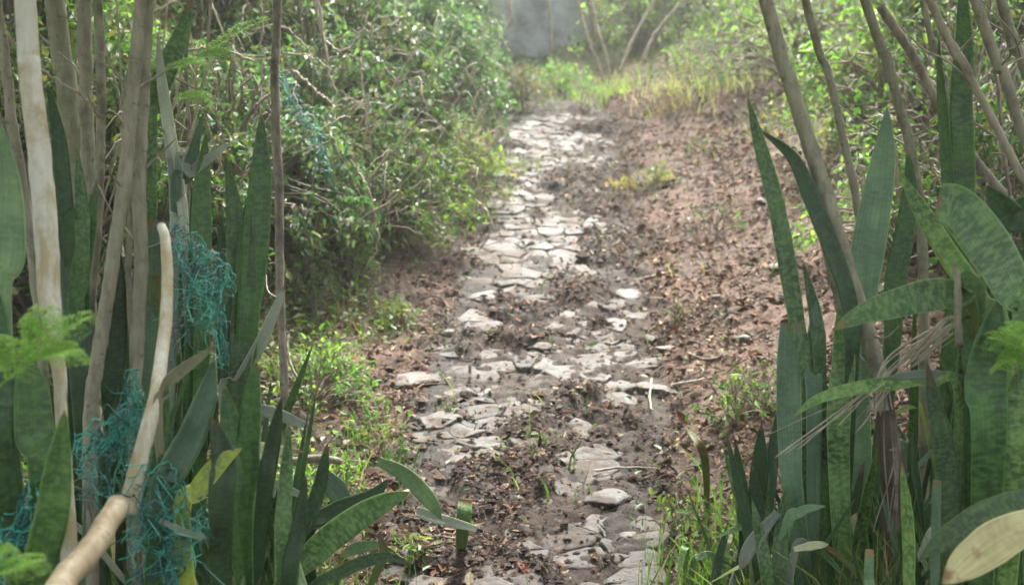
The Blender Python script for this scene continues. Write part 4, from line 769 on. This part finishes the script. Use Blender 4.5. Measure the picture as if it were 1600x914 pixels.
net('torn teal netting knotted around the top of the pale peeled stick', [(280, 350), (300, 400), (320, 440), (300, 490), (290, 540)], 3.3, [12, 34, 46, 36, 24], 34, .0015, 8, TEAL + [(.03, .06, .07), (.05, .08, .09)])
net('loose teal strands hanging right of the pale peeled stick', [(300, 380), (330, 440), (340, 510), (350, 575)], 3.35, [16, 14, 14, 12], 20, .0015, 6)
net('teal netting bunched around the foot of the orange-blotched sapling', [(208, 580), (205, 640), (180, 680), (155, 720), (150, 790)], 3.15, [16, 24, 40, 50, 44], 46, .0017, 14)
net('teal netting coiled at the bottom left corner', [(60, 740), (50, 790), (30, 830), (0, 860), (-20, 900)], 2.9, [18, 26, 34, 34, 30], 34, .0018, 8)
net('spread teal netting fraying across the dark ground below the cut pole', [(230, 720), (255, 780), (260, 840), (270, 900)], 3.1, [44, 60, 64, 50], 36, .0015, 22)
net('far teal netting hanging in the shrubs of the left bank', [(440, 110), (462, 160), (490, 215), (515, 270)], 6.7, [12, 20, 18, 10], 14, .0028, 2, sheet=4)
stick('slack grey cord stretched to the bottom left corner', [W(82, 695, 3.0), W(45, 760, 2.95), W(0, 835, 2.9), W(-30, 880, 2.85)], [.002, .002, .002], M_pale, 'cord', 'cord', None, 6, 0)
# dry stalk bundle at the right
t = thing('dry_stalk_bundle', 'bundle of dry straw stalks slanting across the right-hand plants', 'stalk bundle', W(1340, 640, 3.3)); mb = MB()
for k in range(15):
    a = rnd(0, 1); s0 = W(1490 + rnd(-20, 15), 500 + rnd(-18, 30), 3.3 + rnd(-.04, .04)); s1 = W(1400 + rnd(-18, 12), 572 + rnd(-16, 18), 3.28); e = W(*((1200 + rnd(-5, 60), 722 - rnd(0, 45)) if k < 4 else (1345 + rnd(-35, 30), 610 + rnd(-10, 70))), 3.25 + rnd(-.04, .04))
    tube(mb, catmull([s0, s1, e], 16), np.linspace(.0024, .001, 16) * rnd(.6, 1.4), 5, None, .2, False)
local(mb.build('stalks', M_deadv), t)
sg = MB()
for k in range(7): p0 = W(1388 + rnd(-6, 6), 600, 3.35); tube(sg, catmull([p0, W(1392 + rnd(-14, 14), 700, 3.4), W(1385 + rnd(-25, 25), 830, 3.42)], 16), .0016, 5, None, .2, False)
tag(sg.build('hanging_roots', M_bark2), 'thin brown dry stalks hanging down in front of the dark sapling foot', 'stalks')

# ------------------------------------------------------------------ ferns and weeds
def frond(mb, C, wd, cols, pin=16, nrm=(0, -.4, 1)):
    n = len(C); T = unit(np.gradient(C, axis=0)); N = unit(np.array(nrm, float)); tube(mb, C, np.linspace(.0014, .0006, n), 4, cols[0], 0, False)
    for k in range(pin):
        s = .18 + .8 * k / pin; i0 = int(s * (n - 1)); L = wd * math.sin(math.pi * (.12 + .8 * s)) ** .7
        for sg_ in (-1, 1):
            S = unit(np.cross(T[i0], N)) * sg_; D = unit(S + T[i0] * .7); Q = catmull([C[i0], C[i0] + D * L * .5 + N * .004, C[i0] + D * L - N * .012], 12)
            m = 24; q = Q[np.clip((np.arange(m) / m * 12).astype(int), 0, 11)]; dd = unit(np.cross(D, N))[None] * np.where(np.arange(m) % 2, 1, -1)[:, None] + D * .8
            leaves(mb, q, dd + rng.normal(0, .1, (m, 3)), np.broadcast_to(N, (m, 3)) + rng.normal(0, .3, (m, 3)), L * .24 * np.linspace(1, .5, m), .34, palette(m, cols, .2), .1)
FC = [(.26, .46, .08), (.32, .52, .11), (.22, .40, .07)]
def fern(label, fr, d, wd):
    t = thing('fern', label, 'fern', W(*fr[0][0], d), 'ferny sprigs')
    for pts in fr:
        mb = MB(); frond(mb, catmull([W(x, y, d + .02 * k) for k, (x, y) in enumerate(pts)], 24), wd, FC); local(mb.build('frond', M_young, None, False), t)
    return t
fern('bright green ferny sprig across the white peeled stem at the left edge', [[(-20, 620), (25, 580), (70, 540), (110, 508), (150, 490)], [(20, 585), (50, 545), (62, 510), (70, 478)], [(10, 590), (0, 560), (-10, 530)], [(45, 565), (90, 550), (120, 545)]], 2.55, .055)
fern('bright ferny sprig in the bottom left corner', [[(-30, 905), (10, 890), (40, 878), (72, 872)], [(-30, 900), (-10, 870), (5, 850)]], 2.4, .04)
fern('fine ferny sprig at the right edge beside the dark broad blade', [[(1640, 600), (1610, 560), (1580, 535), (1540, 525)], [(1640, 590), (1600, 530), (1570, 510)], [(1630, 580), (1590, 560), (1565, 562)]], 3.0, .06)
fern('light ferny spray high behind the blade with the brown dried tip', [[(300, 90), (340, 70), (380, 45), (425, 28)], [(300, 95), (330, 85), (360, 80)]], 3.9, .06)
fern('small ferny spray right of the twin saplings', [[(250, 110), (275, 105), (300, 98), (325, 100)], [(270, 155), (300, 150), (325, 148)]], 3.5, .05)
WG = 'leafy weeds on the verges'
for lab, px, py, h, cols in [('broad-leaved weed at the right verge, above the low snake plant', 1140, 660, .22, G_lt), ('yellowish weed by the foot of the tall arching blade', 1195, 640, .2, G_lt), ('small weed growing on the dirt near the tan flat stone', 1060, 500, .10, G_ye), ('tiny weed growing among the lower cobbles', 850, 700, .07, G_lt),
                             ('small dark weed on the red slope', 1120, 365, .20, G_dk), ('dry yellow weed tuft on the red slope near the cobbles', 1020, 300, .22, G_ye), ('dry brown weed tuft higher on the red slope', 1050, 190, .28, [(.2, .13, .07), (.25, .17, .09), (.15, .1, .05)]), ('leafy weed at the left cobble edge', 775, 535, .08, G_lt),
                             ('weed with thin leaves at the left verge beside the path', 590, 690, .16, G_lt), ('green weed at the left verge below the log end', 520, 560, .16, G_lt), ('low weed at the bottom between blades and path', 600, 720, .14, G_ye), ('bright weed behind the green stub', 700, 650, .06, G_lt),
                             ('weed clump at the lower left verge', 560, 640, .15, G_dk), ('fine-stemmed weed at the bottom right verge', 1060, 830, .18, G_ye)]:
    p = hit(px, py); shrub('weed', lab, p, h, h * .8, 14, min(.035, h * .22), [tuple(.75 * v for v in c_) for c_ in cols], M_young, WG, cat='weed', gap=.022, lw=.45, low=.2)
def tuft(label, px, py, n, h, w, cols, lean=.5, r=.05):
    p = hit(px, py); mb = MB(); x = p[0] + rng.normal(0, r, n); y = p[1] + rng.normal(0, r, n); grass_mesh(mb, x, y, h * (.5 + .6 * rng.random(n)), np.full(n, w) * (.6 + .6 * rng.random(n)), cols, lean)
    return tag(mb.build('grass_tuft', M_young, None, False), label, 'grass tuft', 'grass tufts on the verges')
YG = [(.12, .24, .04), (.09, .19, .04), (.17, .28, .07)]
for a in [('tall bright green grass tuft beside the lowest snake plant at right', 1110, 830, 16, .34, .005, YG, .5), ('thin drooping pale green grass tuft at the bottom centre right', 1025, 880, 14, .26, .003, [(.16, .24, .08), (.2, .24, .1)], .8), ('grass tuft with long blades at the left verge by the path', 570, 700, 30, .16, .003, YG, .9),
          ('straw-coloured grass tuft on the red slope beside the cobbles', 975, 305, 60, .14, .004, [(.3, .24, .12), (.25, .18, .09), (.2, .2, .08)], 1.0), ('second straw tuft, larger, further along the slope', 1030, 290, 70, .18, .005, [(.3, .24, .12), (.25, .18, .09), (.2, .2, .08)], 1.0), ('pale grass tuft under the bare slanting branches', 960, 150, 90, .3, .006, [(.2, .3, .08), (.26, .32, .12)], .6, .2),
          ('dark grass tuft at the bottom, right of the broad banded blade', 625, 730, 20, .16, .005, [(.03, .08, .03), (.05, .11, .03)], .7), ('fine grass tuft in front of the right weeds', 1150, 640, 24, .2, .003, YG, .7), ('brown dry grass tuft at the top of the red slope', 1050, 175, 80, .22, .006, [(.3, .2, .12), (.24, .15, .09)], 1.0, .1),
          ('grass tuft added in pale straw to brighten the far end, below the thin hazy stems', 1120, 150, 130, .28, .006, [(.42, .42, .22), (.34, .38, .16), (.45, .40, .26)], .9, .25), ('grass tuft added in pale straw to brighten the crest left of the feathery shrub', 1060, 140, 130, .22, .006, [(.42, .40, .24), (.36, .38, .18), (.42, .34, .24)], .9, .25),  # both tufts added, their pale colour standing in for strong far light
          ('pale green grass tuft on the crest in the middle of the path end', 920, 160, 50, .16, .005, [(.26, .34, .12), (.36, .38, .18)], .9, .28), ('pale grass tuft in front of the foot of the grey wall', 880, 140, 80, .12, .006, [(.24, .32, .12), (.34, .36, .2)], .8, .22),
          ('bushy grass tuft at the left edge of the far cobbles', 770, 270, 120, .22, .004, [(.14, .22, .05), (.2, .24, .08)], 1.0, .18), ('grass tuft below the yellow-green feathery shrub', 735, 330, 110, .22, .004, [(.12, .18, .05), (.2, .2, .08)], 1.0, .16)]:
    tuft(*a)

def straptuft(label, px, d, n, h, w, cols, r, lean=.7):
    bx = (px - 800) / F * d; mb = MB(); x = bx + rng.normal(0, r, n); y = d + rng.normal(0, r, n); grass_mesh(mb, x, y, h * (.4 + .8 * rng.random(n)), np.full(n, w) * (.4 + .9 * rng.random(n)), cols, lean)
    return tag(mb.build('grass_tuft', M_young, None, False), label, 'grass tuft', 'rank grass tufts under the snake plants')
DG = [(.04, .095, .025), (.07, .16, .04), (.09, .19, .045), (.17, .2, .08), (.27, .25, .14)]
for a in [('rank grass tuft under the tall arching blade', 1250, 3.85, 120, .32, .004, DG, .10), ('rank grass tuft in the dark gap left of the sapling foot', 1340, 3.5, 220, .44, .004, DG, .10), ('rank grass tuft right of the dark sapling foot', 1430, 3.4, 220, .44, .004, DG, .11), ('rank grass tuft between the banded blade and the right edge', 1530, 3.3, 140, .36, .004, DG, .11),
          ('rank grass tuft at the bottom by the bleached blade', 1420, 3.1, 180, .34, .003, DG, .10), ('rank grass tuft at the lower edge of the right plants', 1230, 3.45, 220, .34, .003, DG, .10), ('rank grass tuft where the right verge meets the snake plants', 1160, 4.2, 240, .3, .0035, DG + YG, .14),
          ('rank grass tuft below the three banded blades', 400, 3.9, 130, .34, .004, DG, .12), ('rank grass tuft under the pale stiff blades', 470, 3.8, 130, .26, .0035, DG, .12), ('rank grass tuft behind the cut pole', 250, 3.4, 120, .34, .004, DG, .12), ('rank grass tuft behind the broad banded blade', 560, 4.1, 110, .2, .003, DG, .12), ('rank grass tuft beside the mottled sapling foot', 460, 5.0, 120, .26, .003, DG + YG, .14),
          ('rank grass tuft at the far left foot of the white peeled stem', 70, 3.4, 120, .34, .004, DG, .12)]:
    straptuft(*a)
for lab, px, d, h, cols in [('leafy weed in the shade at the lower right, left of the dark sapling foot', 1260, 4.0, .30, G_dk), ('leafy weed at the bottom right under the banded upright blade', 1440, 3.3, .26, G_dk), ('light weed at the edge of the dirt beside the right snake plants', 1150, 4.5, .22, G_lt),
          ('pale green weed low at the right verge, nearest the bottom', 1130, 3.9, .20, G_lt), ('tangled weed at the bottom left between the low dark blades', 430, 3.6, .26, G_dk), ('tangled weed right of the mottled sapling foot', 500, 4.9, .26, G_lt), ('weed behind the fraying net at the bottom left', 300, 3.5, .30, G_dk), ('sprawling weed at the left path edge by the green stub', 640, 4.6, .12, G_ye), ('bushy weed under the foliage at the foot of the left bank', 520, 6.2, .2, G_lt), ('creeping weed spread under the front edge of the left hedge', 480, 7.1, .22, G_dk), ('creeping weed under the left hedge close to the path', 650, 8.3, .2, G_ye), ('low weed below the hanging far net', 540, 7.6, .24, G_lt), ('bushy weed at the left bank foot nearer the path', 620, 7.2, .16, G_ye)]:
    shrub('weed', lab, on(px, d), h, h * .8, 26, .03, cols, M_young, WG, cat='weed', gap=.014, lw=.42, low=.2)
# ------------------------------------------------------------------ haze
mh = bpy.data.materials.new('pale_air'); mh.use_nodes = True; t = mh.node_tree; t.nodes.remove(t.nodes['Principled BSDF'])
v = t.nodes.new('ShaderNodeVolumePrincipled'); v.inputs['Density'].default_value = .0040; v.inputs['Color'].default_value = (.93, .97, .95, 1); v.inputs['Anisotropy'].default_value = .7
t.links.new(v.outputs[0], t.nodes['Material Output'].inputs['Volume'])
lo = np.array([-160., -75, -6]); hi = np.array([160., 290, 10.5]); 
V = np.array([(x, y, z) for x in (lo[0], hi[0]) for y in (lo[1], hi[1]) for z in (lo[2], hi[2])])
mb = MB(); mb.add(V, [[0, 1, 3, 2], [4, 6, 7, 5], [0, 4, 5, 1], [2, 3, 7, 6], [0, 2, 6, 4], [1, 5, 7, 3]]); hz = mb.build('haze', mh, None, False); hz['kind'] = 'stuff'
